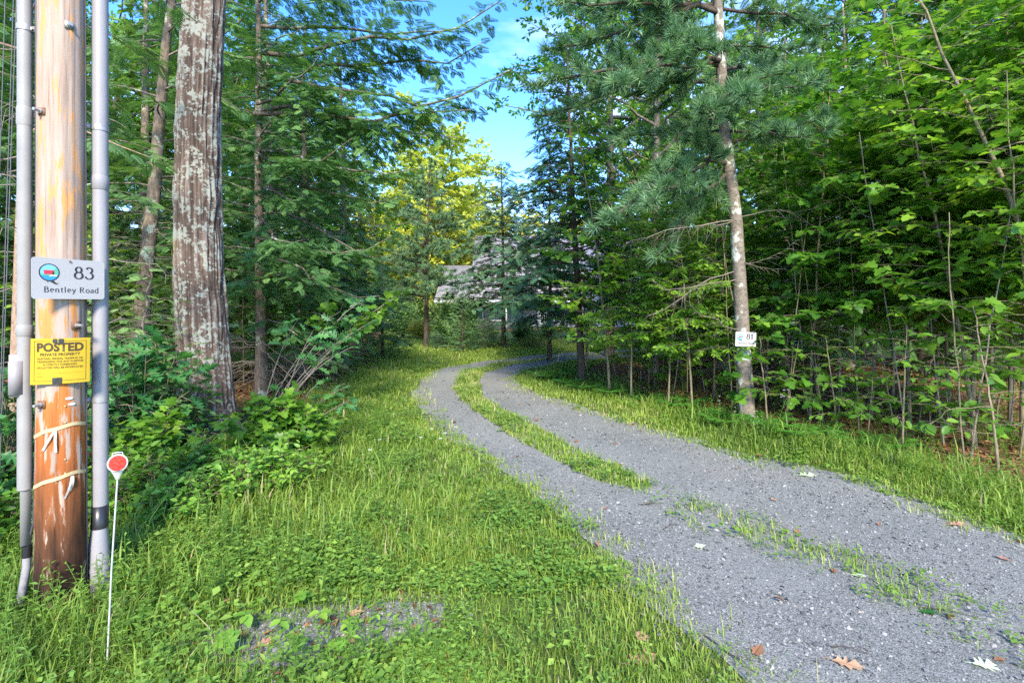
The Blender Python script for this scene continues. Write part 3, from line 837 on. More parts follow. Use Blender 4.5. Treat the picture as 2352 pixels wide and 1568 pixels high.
link('cable', vtube([(LC[0] + .014, LC[1], zl(1255)), (LC[0] + .045, LC[1] + .01, zl(1200)), (LC[0] + .058, LC[1] + .012, zl(1000)), (LC[0] + .06, LC[1] + .012, 2.0), (LC[0] + .055, LC[1] + .01, 6.0)], .007, 8).mesh('cable', M['wire'], True), pole)
# right conduit
con = link('conduit', vtube([(*RC, zl(1160, 3.25)), (*RC, 2.2), (*RC, 6.3)], .0435, 22).mesh('conduit_tall', M['pvc'], True), pole)
zr = lambda py: Z(py, 3.25)
link('coupling', vtube([(*RC, zr(437)), (*RC, zr(436)), (*RC, zr(410)), (*RC, zr(404))], [.045, .0475, .0475, .0440], 22).mesh('coupling', M['pvc'], True), con)
link('tape_wrap', vtube([(*RC, zr(1162)), (*RC, zr(1158)), (RC[0] - .004, RC[1], zr(1210)), ], [.0455, .0458, .047], 18).mesh('tape_wrap', M['black_tape'], True), con)
elb = [(RC[0] - .004, RC[1], zr(1205)), (RC[0] - .004, RC[1] - .006, zr(1250)), (RC[0] + .012, RC[1] - .02, zr(1300)), (RC[0] + .04, RC[1] - .045, zr(1370)), (RC[0] + .075, RC[1] - .07, -.04)]
link('conduit', vtube(elb, [.042, .054, .053, .051, .051], 20).mesh('conduit_elbow', M['pvc'], True), pole)
for k, (za, zb) in enumerate(((zr(1292), zr(1303)), (zr(1345), zr(1352)))):
    c = np.array(elb[2 + k]); dv = (np.array(elb[3 + k]) - c); dv /= np.linalg.norm(dv)
    link('joint_ring', vtube([c - dv * .012, c + dv * .012], .0565, 20).mesh('joint_ring', M['pvc'], True), con)
# straps standing the conduits off the pole
def strap(C, z, r, mat='zinc'):
    d = -C / np.linalg.norm(C); t = np.array([-d[1], d[0]])
    mb = MB()
    mb.tubes(np.array([(*C, z - .018), (*C, z + .018)]), r + .004, 20)
    mid = C * .5 + d * 0
    a = math.atan2(d[1], d[0]); R = np.array([[math.cos(a), -math.sin(a), 0], [math.sin(a), math.cos(a), 0], [0, 0, 1]])
    mb.box((C[0] * .60, C[1] * .60, z), (.10, .014, .034), R=R)
    s = link('strap', mb.mesh('strap', M[mat], False), pole)
    cc = C * .8 + t * -.006
    link('bolt', MB().tubes(np.array([(cc[0] - t[0] * .012, cc[1] - t[1] * .012, z), (cc[0] - t[0] * .004, cc[1] - t[1] * .004, z)]), .009, 6, cap=True).mesh('bolt', M['zinc']), s)
for py in (296, 916): strap(RC, zr(py), .0435)
for py in (66,): strap(LC, zl(py), .036)
# through bolts with square washers: direction angle round the pole, height
def washer(ang, z, s=.045, mat='zinc', out_=.03):
    r0 = float(pole_r(z)); R = np.array([[math.cos(ang), -math.sin(ang), 0], [math.sin(ang), math.cos(ang), 0], [0, 0, 1]])
    e = np.array([math.cos(ang), math.sin(ang), 0])
    wsh = link('square_washer', MB().box(e * (r0 + .002) + [0, 0, z], (.008, s, s), R=R).mesh('square_washer', M[mat]), pole)
    b = MB().tubes(np.array([e * (r0 + .004) + [0, 0, z], e * (r0 + out_) + [0, 0, z]]), .009, 8, cap=True)
    b.tubes(np.array([e * (r0 + .006) + [0, 0, z], e * (r0 + .016) + [0, 0, z]]), .015, 6, cap=True)
    link('bolt', b.mesh('bolt', M['zinc']), wsh)
face = math.atan2(-PY, -PX)            # from the pole towards the camera
washer(face + .33, Z(47, 3.0)); washer(face + .62, Z(748, 3.03), .05, 'rust', .05)
washer(face - .85, Z(257, 3.0), .045, 'rust', .05); washer(face - .80, Z(928, 3.0), .045, 'rust', .05)
link('ground_wire', vtube([(*(np.array([math.cos(face + 1.25), math.sin(face + 1.25)]) * .128), .1), (*(np.array([math.cos(face + 1.25), math.sin(face + 1.25)]) * .124), 2.2), (*(np.array([math.cos(face + 1.25), math.sin(face + 1.25)]) * .112), 6)], .004, 6).mesh('ground_wire', M['wire'], True), pole)
for k, (a, py) in enumerate(((.30, 918), (.40, 932))):
    z = Z(py, 3.0); e = np.array([math.cos(face + a), math.sin(face + a), 0]); r0 = float(pole_r(z)) + .001
    t3 = np.array([-e[1], e[0], 0]); q = np.arange(16) / 16 * 2 * PI
    pts = e * r0 + [0, 0, z] + np.outer(np.cos(q) * .019, t3) + np.outer(np.sin(q) * .009, [0, 0, 1])
    v = np.vstack([pts, pts + e * .003]); f4 = [[k2, (k2 + 1) % 16, 16 + (k2 + 1) % 16, 16 + k2] for k2 in range(16)]
    mb = MB().add(v, f4); mb.add(np.vstack([pts + e * .003, (e * (r0 + .003) + [0, 0, z])[None]]), [[k2, (k2 + 1) % 16, 16] for k2 in range(16)])
    link('inspection_tag', mb.mesh('inspection_tag', M['ribbon_pale']), pole)
for py in (935, 972, 1058, 1090):
    z = Z(py, 3.0); e = np.array([math.cos(face + .14), math.sin(face + .14), 0]); r0 = float(pole_r(z))
    link('nail_head', MB().tubes(np.array([e * r0 + [0, 0, z], e * (r0 + .006) + [0, 0, z]]), .0045, 8, cap=True).mesh('nail_head', M['ribbon']), pole)
def tape(py, dz, tails, name_mat='ribbon'):
    z0 = Z(py, 3.0); n = 40; q = np.linspace(-1.75, 1.45, n) + face
    zz = z0 + dz * np.sin((q - face) * .9 + .35) + .012 * np.cos((q - face) * 2.1)
    r0 = pole_r(zz) + .004
    lo = np.column_stack([r0 * np.cos(q), r0 * np.sin(q), zz - .011 - .004 * np.sin(q * 5)]); hi = lo + [0, 0, .022]
    mb = MB().add(np.vstack([lo, hi]), [[k, k + 1, n + k + 1, n + k] for k in range(n - 1)])
    for (a, sw, ln) in tails:
        e = np.array([math.cos(face + a), math.sin(face + a), 0]); t3 = np.array([-e[1], e[0], 0])
        b = e * (float(pole_r(z0)) + .008) + [0, 0, z0 + dz * math.sin(a * .9 + .35) - .005]
        s = np.linspace(0, 1, 6)[:, None]
        c = b + t3 * sw * s * ln - np.array([0, 0, 1]) * ln * s + e * .01 * np.sin(s * 4)
        mb.add(np.vstack([c - t3 * .006, c + t3 * .006]), [[k, k + 1, 7 + k, 6 + k] for k in range(5)], 1)
    return mb.mesh('tied_ribbon', [M['ribbon'], M['ribbon_pale']])
for k, args in enumerate(((990, .028, [(-.25, -.5, .11), (-.2, .0, .13)]), (1105, .03, [(.38, -.25, .13), (.42, -.1, .09)]))):
    o = link('tied_ribbon', tape(*args), None, (PX, PY, 0))
    tag(o, ['yellowed ribbon tied round the pole just below the yellow poster', 'yellowed ribbon tied round the pole on the darkening lower wood'][k], 'ribbon', 'ribbons tied round the utility pole')

M['guy'] = plain('dull_steel_cable', (.10, .10, .105), .6, .3, 0, .2, 30)
# --- guy wires beside the pole
gw = thing('guy_wire', (X(-10, 3.9), 3.9, 0), 'thin grey guy wires slanting past the utility pole to the ground', 'guy wire')
for k, (pa, pb_) in enumerate(((38, -4), (31, -8), (12, -26))):
    b0 = np.array([X(-10, 3.9), 3.9, 0]); a_ = V3(pa, 0, 3.9) - b0; c_ = V3(pb_, 1180, 3.9) - b0
    up_ = a_ + (a_ - c_) * .9
    link('cable', MB().tubes(np.array([c_ + (c_ - a_) * .12, c_, a_, up_]), .0035, 6).mesh('guy_cable', M['guy'], True), gw)
# --- lettering: broad-nib strokes for the serif writing, the built-in sans for the poster
def arc_pts(cx, cy, rx, ry, a0, a1, n=18):
    a = np.radians(np.linspace(a0, a1, n)); return np.column_stack([cx + rx * np.cos(a), cy + ry * np.sin(a)])
SER = .055
def glyph(ch):
    """list of strokes (polylines) and serif bars (x0, x1, y), advance; cap height .70, x height .46"""
    A = arc_pts
    if ch == 'B': return [np.array([(.12, 0), (.12, .7)]), np.vstack([[(.12, .685)], A(.28, .53, .15, .155, 90, -90), [(.12, .375)]]), np.vstack([[(.12, .375)], A(.31, .195, .18, .18, 90, -90), [(.12, .015)]])], [(.03, .2, 0), (.03, .2, .7)], .58
    if ch == 'R': return [np.array([(.12, 0), (.12, .7)]), np.vstack([[(.12, .685)], A(.30, .525, .16, .16, 90, -90), [(.12, .365)]]), np.array([(.27, .36), (.42, .12), (.56, 0)])], [(.03, .22, 0), (.03, .2, .7), (.5, .62, 0)], .64
    if ch == 'e': return [np.vstack([[(.08, .25), (.40, .25)], A(.25, .24, .17, .225, 5, 300)])], [], .47
    if ch == 'o': return [A(.26, .23, .19, .23, 90, 450, 26)], [], .52
    if ch == 'n': return [np.array([(.12, 0), (.12, .45)]), np.vstack([A(.27, .30, .15, .155, 165, 0), [(.42, .0)]])], [(.03, .21, 0), (.34, .51, 0), (.04, .12, .45)], .55
    if ch == 't': return [np.vstack([[(.15, .60), (.15, .12)], A(.25, .12, .10, .11, 180, 300)]), np.array([(.04, .45), (.30, .45)])], [], .34
    if ch == 'l': return [np.array([(.13, 0), (.13, .73)])], [(.04, .22, 0), (.05, .13, .73)], .28
    if ch == 'y': return [np.array([(.07, .45), (.26, .02)]), np.array([(.42, .45), (.26, .04), (.17, -.18), (.06, -.20)])], [(.0, .16, .45), (.34, .48, .45)], .48
    if ch == 'a': return [np.vstack([A(.21, .34, .13, .12, 150, 10), [(.35, .08), (.42, .02)]]), np.vstack([[(.35, .27)], A(.20, .13, .14, .12, 80, 300), [(.35, .1)]])], [], .45
    if ch == 'd': return [A(.23, .23, .17, .23, 40, 320), np.array([(.40, .0), (.40, .73)])], [(.32, .40, .73), (.40, .49, 0)], .53
    if ch == '8': return [A(.27, .53, .15, .155, 90, 450, 24), A(.27, .19, .20, .195, 90, 450, 26)], [], .56
    if ch == '3': return [np.vstack([A(.23, .53, .155, .16, 160, -80), A(.22, .19, .20, .19, 80, -165)])], [], .50
    if ch == '1': return [np.array([(.08, .60), (.22, .69), (.22, 0)])], [(.09, .35, 0)], .42
    return [], [], .28
def serif_text(mb, txt, x0, z0, size, y=-.0015, thick=.085, thin=.036, track=.03):
    x = 0
    for ch in txt:
        st, sf, adv = glyph(ch)
        for P in st:
            t = np.gradient(P, axis=0); t = t / np.maximum(np.linalg.norm(t, axis=1, keepdims=True), 1e-9)
            wv = (thin + (thick - thin) * np.abs(t[:, 1]) ** 1.3)[:, None] / 2
            nn_ = np.column_stack([-t[:, 1], t[:, 0]]); L_, R_ = P + nn_ * wv, P - nn_ * wv
            v2 = np.vstack([L_, R_]); n = len(P)
            v3 = np.column_stack([x0 + (x + v2[:, 0]) * size, np.full(len(v2), y), z0 + v2[:, 1] * size])
            mb.add(v3, [[k, n + k, n + k + 1, k + 1] for k in range(n - 1)])
        for (a, b, zz) in sf:
            h = .028
            v2 = np.array([(a, zz - h * (zz > .3)), (b, zz - h * (zz > .3)), (b, zz + h * (zz <= .3)), (a, zz + h * (zz <= .3))])
            mb.add(np.column_stack([x0 + (x + v2[:, 0]) * size, np.full(4, y - .0001), z0 + v2[:, 1] * size]), [[0, 1, 2, 3]])
        x += adv + track
    return x * size
def serif_width(txt, size, track=.03): return sum(glyph(c)[2] + track for c in txt) * size
def disc(mb, cx, cz, rx, rz, y, mat, a0=0, a1=360, n=40):
    p = arc_pts(cx, cz, rx, rz, a0, a1, n)
    mb.add(np.column_stack([np.vstack([p, [[cx, cz]]])[:, 0], np.full(n + 1, y), np.vstack([p, [[cx, cz]]])[:, 1]]), [[k, k + 1, n] for k in range(n - 1)], mat)
def polyg(mb, pts, y, mat):
    p = np.array(pts); mb.add(np.column_stack([p[:, 0], np.full(len(p), y), p[:, 1]]), [list(range(len(p)))], mat)
def paint(name, c, rough=.5): return plain(name, c, rough, .3, 0, .05, 40)
M['signwhite'] = plain('white_sign_enamel', (.40, .38, .365), .32, .45, 0, .05, 3)
M['ink'] = paint('sign_ink', (.035, .028, .035)); M['sky_ink'] = paint('emblem_sky', (.20, .50, .78)); M['water_ink'] = paint('emblem_water', (.04, .28, .62))
M['green_ink'] = paint('emblem_green', (.10, .40, .27)); M['red_ink'] = paint('emblem_red', (.55, .045, .07)); M['pale_ink'] = paint('emblem_bank', (.55, .58, .42))
def round_rect(w_, h_, rad, n=6):
    p = []
    for cx, cz, a in ((w_ / 2 - rad, h_ / 2 - rad, 0), (-w_ / 2 + rad, h_ / 2 - rad, 90), (-w_ / 2 + rad, -h_ / 2 + rad, 180), (w_ / 2 - rad, -h_ / 2 + rad, 270)):
        p += list(map(tuple, arc_pts(cx, cz, rad, rad, a, a + 90, n)))
    return p
def plate_mesh(w_, h_, rad, th, name, mat):
    p = np.array(round_rect(w_, h_, rad)); n = len(p)
    v = np.vstack([np.column_stack([p[:, 0], np.zeros(n), p[:, 1]]), np.column_stack([p[:, 0], np.full(n, th), p[:, 1]])])
    mb = MB().add(v, [[k, n + k, n + (k + 1) % n, (k + 1) % n] for k in range(n)])
    mb.add(v[:n], [list(range(n))]); mb.add(v[n:], [list(range(n))[::-1]])
    return mb.mesh(name, mat)
def house_sign(num, W_, H_, loc, rz, label, tilt=0.0):
    s = thing('house_number_sign', loc, label, 'sign', 'house number signs beside the driveway', rz)
    s.rotation_euler = (0, tilt, rz)
    link('plate', plate_mesh(W_, H_, .035 * H_ * 2, .002, 'plate', M['signwhite']), s)
    mb = MB(); sz = H_ * (.30 if num == '83' else .36) / .70; hv_ = .11 if num == '83' else .15
    wd = serif_width(num, sz); serif_text(mb, num, W_ * .20 - wd / 2 + .0, H_ * .02, sz, thick=hv_, thin=hv_ * .4)
    link('house_number', mb.mesh('house_number', M['ink']), s)
    mb = MB(); sz = H_ * .135 / .70 * 1.0
    wd = serif_width('Bentley Road', sz, .05); serif_text(mb, 'Bentley Road', -wd / 2 + W_ * .035, -H_ * .335, sz * 1.0, track=.05, thick=hv_ * .95, thin=hv_ * .42)
    link('road_name', mb.mesh('road_name', M['ink']), s)
    e = MB(); cx, cz, r = -W_ * .275, H_ * .145, H_ * .185
    mats = [M['ink'], M['sky_ink'], M['water_ink'], M['green_ink'], M['red_ink'], M['pale_ink']]
    disc(e, cx, cz, r * 1.14, r * 1.16, -.0010, 0)
    disc(e, cx, cz, r, r * 1.02, -.0016, 1)
    disc(e, cx, cz, r, r * 1.02, -.0020, 3, -35, 38)
    disc(e, cx, cz, r * .999, r * 1.019, -.0022, 2, 205, 335)
    polyg(e, [(cx - r * .9, cz - r * .42), (cx + r * .9, cz - r * .42), (cx + r * .98, cz - r * .2), (cx - r * .98, cz - r * .2)], -.0024, 3)
    polyg(e, [(cx - r * .1, cz - r * .52), (cx + r * .85, cz - r * .48), (cx + r * .75, cz - r * .3), (cx + r * .1, cz - r * .3)], -.0026, 5)
    polyg(e, [(cx - r * .58, cz - r * .25), (cx + r * .5, cz - r * .25), (cx + r * .5, cz + r * .3), (cx - r * .62, cz + r * .3), (cx - r * .62, cz + r * .1)], -.0029, 4)
    polyg(e, [(cx + r * .3, cz - r * .25), (cx + r * .48, cz - r * .25), (cx + r * .48, cz + r * .12), (cx + r * .3, cz + r * .12)], -.0031, 0)
    polyg(e, [(cx - r * .1, cz - r * 1.05), (cx + r * .35, cz - r * 1.0), (cx + r * .75, cz - r * 1.38), (cx + r * 1.05, cz - r * 1.36), (cx + r * .8, cz - r * 1.5), (cx + r * .5, cz - r * 1.45)], -.0033, 0)
    polyg(e, [(cx - r * .3, cz - r * 1.05), (cx - r * .15, cz - r * 1.1), (cx - r * .3, cz - r * 1.32)], -.0033, 0)
    link('emblem', e.mesh('emblem', mats), s)
    for (sx_, sz_) in ((.0, .44),):
        link('screw', MB().tubes(np.array([(sx_ * W_, -.001, sz_ * H_), (sx_ * W_, -.005, sz_ * H_)]), .006, 8, cap=True).mesh('screw', M['rust']), s)
    return s
zc = (Z(589, 2.86) + Z(686, 2.86)) / 2
la, lb = np.array([-2.746, 2.86]), np.array([-2.613, 3.21])
ctr = (la + lb) / 2
house_sign('83', float(np.linalg.norm(lb - la)), .241, (ctr[0], ctr[1], zc), math.atan2(lb[1] - la[1], lb[0] - la[0]), 'white enamel house number sign reading 83 on the utility pole')

M['poster'] = plain('yellow_poster_plastic', (.43, .285, .013), .45, .35, 0, .06, 4)
M['poster_ink'] = paint('poster_brown_ink', (.055, .035, .012))
M['dark_clip'] = plain('black_fixing_patch', (.03, .03, .03), .3, .5, 0, .4, 60)
def sans(txt, x, z, height, width=None, align='CENTER', bold=0.0):
    cu = bpy.data.curves.new('t', 'FONT'); cu.body = txt; cu.size = 1.0; cu.align_x = 'LEFT'; cu.offset = bold; cu.resolution_u = 3; cu.space_character = 1.04
    o = bpy.data.objects.new('t', cu); scn.collection.objects.link(o)
    dg = bpy.context.evaluated_depsgraph_get()
    me = bpy.data.meshes.new_from_object(o.evaluated_get(dg))
    v = np.zeros(len(me.vertices) * 3); me.vertices.foreach_get('co', v); v = v.reshape(-1, 3)
    f = [list(p.vertices) for p in me.polygons]
    bpy.data.objects.remove(o); bpy.data.curves.remove(cu); bpy.data.meshes.remove(me)
    lo, hi = v.min(0), v.max(0)
    sz = height / .73
    sx_ = (width / (hi[0] - lo[0])) if width else sz
    vx = (v[:, 0] - lo[0]) * sx_; vz = v[:, 1] * sz
    off = -(hi[0] - lo[0]) * sx_ / 2 if align == 'CENTER' else 0
    return np.column_stack([vx + off + x, vz * 0, vz + z]), f
PW, PH = .270, .272
def curve_post(v): v = v.copy(); v[:, 1] += v[:, 0] ** 2 / (2 * .30); return v
post = thing('posted_notice', (PX + .57 * .137 + .82 * .012, PY - .82 * .137 + .57 * .012, (Z(777, 3.0) + Z(881, 3.0)) / 2), 'yellow poster reading POSTED PRIVATE PROPERTY pinned to the utility pole', 'sign', None, math.atan2(.57, .82))
post.rotation_euler = (0, math.radians(.6), math.atan2(.57, .82))
xs_ = np.linspace(-PW / 2, PW / 2, 25)
lo = np.column_stack([xs_, xs_ * 0, np.full(25, -PH / 2)]); hi = lo + [0, 0, PH]
v = curve_post(np.vstack([lo, hi])); v = np.vstack([v, v + [0, .0012, 0]])
link('sheet', MB().add(v, [[k, k + 1, 26 + k, 25 + k] for k in range(24)] + [[50 + k + 1, 50 + k, 75 + k, 76 + k] for k in range(24)]).mesh('sheet', M['poster'], True), post)
def post_part(name, pieces, mat, y=-.001):
    mb = MB()
    for v, f in pieces:
        v = curve_post(np.asarray(v, float)); v[:, 1] += y
        by = {}
        for q in f: by.setdefault(len(q), []).append(q)
        base_v = True
        for k, q in by.items(): mb.add(v, q)
    return link(name, mb.mesh(name, mat), post)
post_part('heading', [sans('POSTED', 0, .060, .050, .212, bold=.045)], M['poster_ink'])
post_part('subheading', [sans('PRIVATE PROPERTY', 0, .032, .0165, .182, bold=.03)], M['poster_ink'])
for k, (t_, wd) in enumerate((('HUNTING, FISHING, TRAPPING OR', .206), ('TRESPASSING FOR ANY PURPOSE', .210), ('IS STRICTLY FORBIDDEN', .152), ('VIOLATORS WILL BE PROSECUTED', .210))):
    post_part('text_line', [sans(t_, 0, .010 - k * .0178, .0118, wd, bold=.02)], M['poster_ink'])
post_part('text_line', [sans('NAME', -.107, -.071, .004, .022, 'LEFT')], M['poster_ink'])
post_part('text_line', [sans('ADDRESS', -.107, -.092, .004, .034, 'LEFT')], M['poster_ink'])
def bar(x0, x1, z0, z1):
    n = 16; q = np.linspace(x0, x1, n)
    return (np.vstack([np.column_stack([q, q * 0, np.full(n, z0)]), np.column_stack([q, q * 0, np.full(n, z1)])]), [[k, k + 1, n + k + 1, n + k] for k in range(n - 1)])
bw = .118; bt = .0022
post_part('border', [bar(-bw, bw, .118, .118 + bt), bar(-bw, bw, -.118, -.118 + bt), bar(-bw, -bw + bt, -.118 + bt, .118), bar(bw - bt, bw, -.118 + bt, .118)], M['poster_ink'])
post_part('fill_line', [bar(-.08, .105, -.072, -.0714)], M['poster_ink'])
for (x_, z_, w_, h_) in ((-.024, .121, .020, .024), (.004, .119, .024, .028), (-.012, -.117, .044, .036)):
    post_part('fixing_patch', [bar(x_ - w_ / 2, x_ + w_ / 2, z_ - h_ / 2, z_ + h_ / 2)], M['dark_clip'], -.003)

# --- reflective driveway marker
mk = V3(270, 1063, 2.62); base = GP(243, 2.62)
mark = thing('driveway_marker', base, 'round red reflector on a thin white rod stuck in the grass', 'driveway marker')
top = np.array([mk[0] - base[0], 0, mk[2] - base[2]])
link('rod', MB().tubes(np.array([(0, 0, -.1), (top[0] * .5, 0, top[2] * .5), (top[0], 0.004, top[2] - .03)]), .0042, 8, cap=True).mesh('rod', M['white_plastic'], True), mark)
m, nt = mat_new('red_reflector')
vo = nd(nt, 'ShaderNodeTexVoronoi'); vo.inputs['Scale'].default_value = 70; nt.links.new(mapping(nt, (1, 1, 1)), vo.inputs['Vector'])
rr_ = ramp(nt, [(0, (.80, .06, .035)), (1, (.62, .02, .02))]); nt.links.new(vo.outputs['Distance'], rr_.inputs['Fac'])
out(nt, bsdf(nt, rr_.outputs['Color'], .25, .6, vo.outputs['Distance'], .5, .003).outputs[0]); M['reflector'] = m
yaw = math.atan2(top[0] + base[0], base[1])
ca, sa = math.cos(-yaw * .9), math.sin(-yaw * .9)
def turn(v): v = np.asarray(v, float); return np.column_stack([v[:, 0] * ca - v[:, 1] * sa, v[:, 0] * sa + v[:, 1] * ca, v[:, 2]]) + top
q = np.arange(32) / 32 * 2 * PI
def plate_disc(r, y0, y1, mat, sm=1.0):
    a_ = np.column_stack([np.cos(q) * r * .94, np.full(32, y0), np.sin(q) * r]); b_ = a_ * [sm, 1, sm]; b_[:, 1] = y1
    mb = MB().add(turn(np.vstack([a_, b_])), [[k, 32 + k, 32 + (k + 1) % 32, (k + 1) % 32] for k in range(32)])
    mb.add(turn(a_), [list(range(32))[::-1]]); mb.add(turn(b_), [list(range(32))])
    return mb
fm = plate_disc(.047, .004, -.002, None)
fm.add(turn([(-.026, .002, -.040), (.026, .002, -.040), (.007, .002, -.085), (-.007, .002, -.085), (-.026, -.002, -.040), (.026, -.002, -.040), (.007, -.002, -.085), (-.007, -.002, -.085)]), [[0, 1, 2, 3], [7, 6, 5, 4], [0, 3, 7, 4], [1, 5, 6, 2]])
loop = np.column_stack([np.array([-.022, -.020, 0, .020, .022]), np.zeros(5), np.array([.040, .054, .056, .054, .040])])
fm.tubes(turn(loop)[None], .003, 6)
link('reflector_frame', fm.mesh('reflector_frame', M['white_plastic']), mark)
link('reflector', plate_disc(.040, -.0025, -.007, None, .93).mesh('reflector', M['reflector']), mark)
# ------------------------------------------------------------------ house beyond the lawn
HD = 38.0
def hx(px, d=HD): return X(px, d)
def hz(py, d=HD): return Z(py, d)
m, nt = mat_new('grey_shingles')
v1 = mapping(nt, (1, 1, 1))
br = nd(nt, 'ShaderNodeTexBrick'); br.inputs['Scale'].default_value = 1.0
br.inputs['Brick Width'].default_value = .30; br.inputs['Row Height'].default_value = .16; br.inputs['Mortar Size'].default_value = .012
br.inputs['Color1'].default_value = (.25, .24, .25, 1); br.inputs['Color2'].default_value = (.33, .305, .31, 1); br.inputs['Mortar'].default_value = (.15, .145, .155, 1)
sx = nd(nt, 'ShaderNodeSeparateXYZ'); nt.links.new(v1, sx.inputs['Vector'])
cb_ = nd(nt, 'ShaderNodeCombineXYZ'); nt.links.new(sx.outputs['X'], cb_.inputs['X']); nt.links.new(sx.outputs['Z'], cb_.inputs['Y'])
nt.links.new(cb_.outputs['Vector'], br.inputs['Vector'])
out(nt, bsdf(nt, br.outputs['Color'], .9, .15, br.outputs['Fac'], .4, .02).outputs[0]); M['shingle'] = m
m, nt = mat_new('lilac_grey_clapboard')
wv = nd(nt, 'ShaderNodeTexWave', wave_type='BANDS', bands_direction='Z', wave_profile='SAW'); wv.inputs['Scale'].default_value = 2.4
nt.links.new(mapping(nt, (1, 1, 1)), wv.inputs['Vector'])
rw = ramp(nt, [(0, (.27, .265, .29)), (.12, (.36, .35, .38)), (1, (.39, .38, .41))]); nt.links.new(wv.outputs['Fac'], rw.inputs['Fac'])
out(nt, bsdf(nt, rw.outputs['Color'], .7, .25, wv.outputs['Fac'], .3, .02).outputs[0]); M['clap'] = m
M['trim'] = plain('white_trim', (.74, .75, .77), .5, .3, 0, .03)
M['glass'] = plain('window_glass', (.10, .17, .22), .08, .8, 0, .3, .6)
M['door_paint'] = plain('pale_blue_door', (.32, .44, .50), .5, .3, 0, .05)
M['brick'] = plain('brick_base', (.30, .17, .12), .9, .1, 0, .2, 4)
house = thing('grey_house', (0, HD, 0), 'grey shingled house with white porch posts glimpsed behind the garden trees', 'house')
def hb(name, c, d, mat, parent=None):
    return link(name, MB().box((0, 0, 0), d).mesh(name, M[mat]), parent or house, c)
x0, x1 = hx(1012), hx(1560)
wall = hb('wall', ((x0 + x1) / 2 + .5, 4.0, 1.45), (x1 - x0 - 1.2, 7.0, 2.9), 'clap')
# roof: broad slope to the camera, ridge along X; left wing lower
def roof_mesh(xa, xb, ze, zr, ya, yr, yb, th=.16):
    v = np.array([(xa, ya, ze), (xb, ya, ze), (xb, yr, zr), (xa, yr, zr), (xb, yb, ze), (xa, yb, ze)], float)
    u = v - [0, 0, th]
    f = [[0, 1, 2, 3], [3, 2, 4, 5]]
    fu = [[9, 8, 7, 6], [11, 10, 8, 9]]
    sd = [[0, 6, 7, 1], [1, 7, 8, 2], [2, 8, 10, 4], [4, 10, 11, 5], [5, 11, 9, 3], [3, 9, 6, 0]]
    return MB().add(np.vstack([v, u]), f + fu + sd).mesh('roof', M['shingle'])
roof = link('roof', roof_mesh(x0 - .3, x1, hz(690), hz(600), -1.2, 4.0, 9.5), house)
roof2 = link('roof', roof_mesh(hx(1080), x1 + .4, hz(650), hz(520), .6, 5.0, 9.4), house)
link('fascia', MB().box((0, 0, 0), (x1 - x0 + .3, .06, .18)).mesh('fascia', M['trim']), roof, ((x0 + x1) / 2 - .15, -1.24, hz(690) - .11))
dorm = link('dormer', MB().box((0, 0, 0), (1.7, 2.4, 1.9)).mesh('dormer', M['clap']), house, (hx(1305), 1.6, hz(628)))
def window(c, w_, h_, parent=house, panes=(2, 2)):
    f = MB()
    for sx_ in (-1, 1): f.box((sx_ * (w_ / 2), 0, 0), (.10, .09, h_ + .10))
    for sz_ in (-1, 1): f.box((0, .003, sz_ * (h_ / 2)), (w_ - .10, .09, .10))
    for k in range(1, panes[0]): f.box((-w_ / 2 + w_ * k / panes[0], .01, 0), (.035, .05, h_ - .10))
    for k in range(1, panes[1]): f.box((0, .013, -h_ / 2 + h_ * k / panes[1]), (w_ - .10, .05, .035))
    wo = link('window', f.mesh('window', M['trim']), parent, c)
    link('pane', MB().box((0, .03, 0), (w_ - .06, .02, h_ - .06)).mesh('pane', M['glass']), wo)
    return wo
window((0, -1.26, -.1), .9, 1.2, dorm)
for px in (1140, 1385, 1440): window((hx(px), .46, 1.45), 1.1, 1.5)
window((hx(1095), .46, 1.45), .9, 1.4)
dr_ = hb('door', (hx(1185), .46, 1.1), (.95, .08, 2.1), 'door_paint')
hb('handle', (.35, -.07, -.05), (.05, .08, .05), 'trim', dr_)
# porch
deck = hb('porch_deck', ((hx(1225) + hx(1520)) / 2, -.5, .33), (hx(1520) - hx(1225) + .3, 1.9, .16), 'clap')
hb('porch_skirt', ((hx(1225) + hx(1520)) / 2, -1.38, .12), (hx(1520) - hx(1225) + .2, .06, .26), 'brick')
for px in (1163, 1235, 1333, 1430, 1515): hb('porch_post', (hx(px), -1.15, (hz(690) + .3) / 2 - .1), (.13, .13, hz(690) - .30), 'trim')
ra, rb_ = hx(1235), hx(1515)
for zz in (.52, 1.28): hb('rail', ((ra + rb_) / 2, -1.15, zz), (rb_ - ra, .07, .06), 'trim')
bal = MB().box((0, 0, 0), (.045, .045, .72)).mesh('baluster', M['trim'])
for k in range(62): link('baluster', bal, house, (ra + .13 + k * (rb_ - ra - .2) / 62, -1.15, .90))
hb('step', (hx(1190), -1.6, .09), (1.5, 1.0, .18), 'brick')

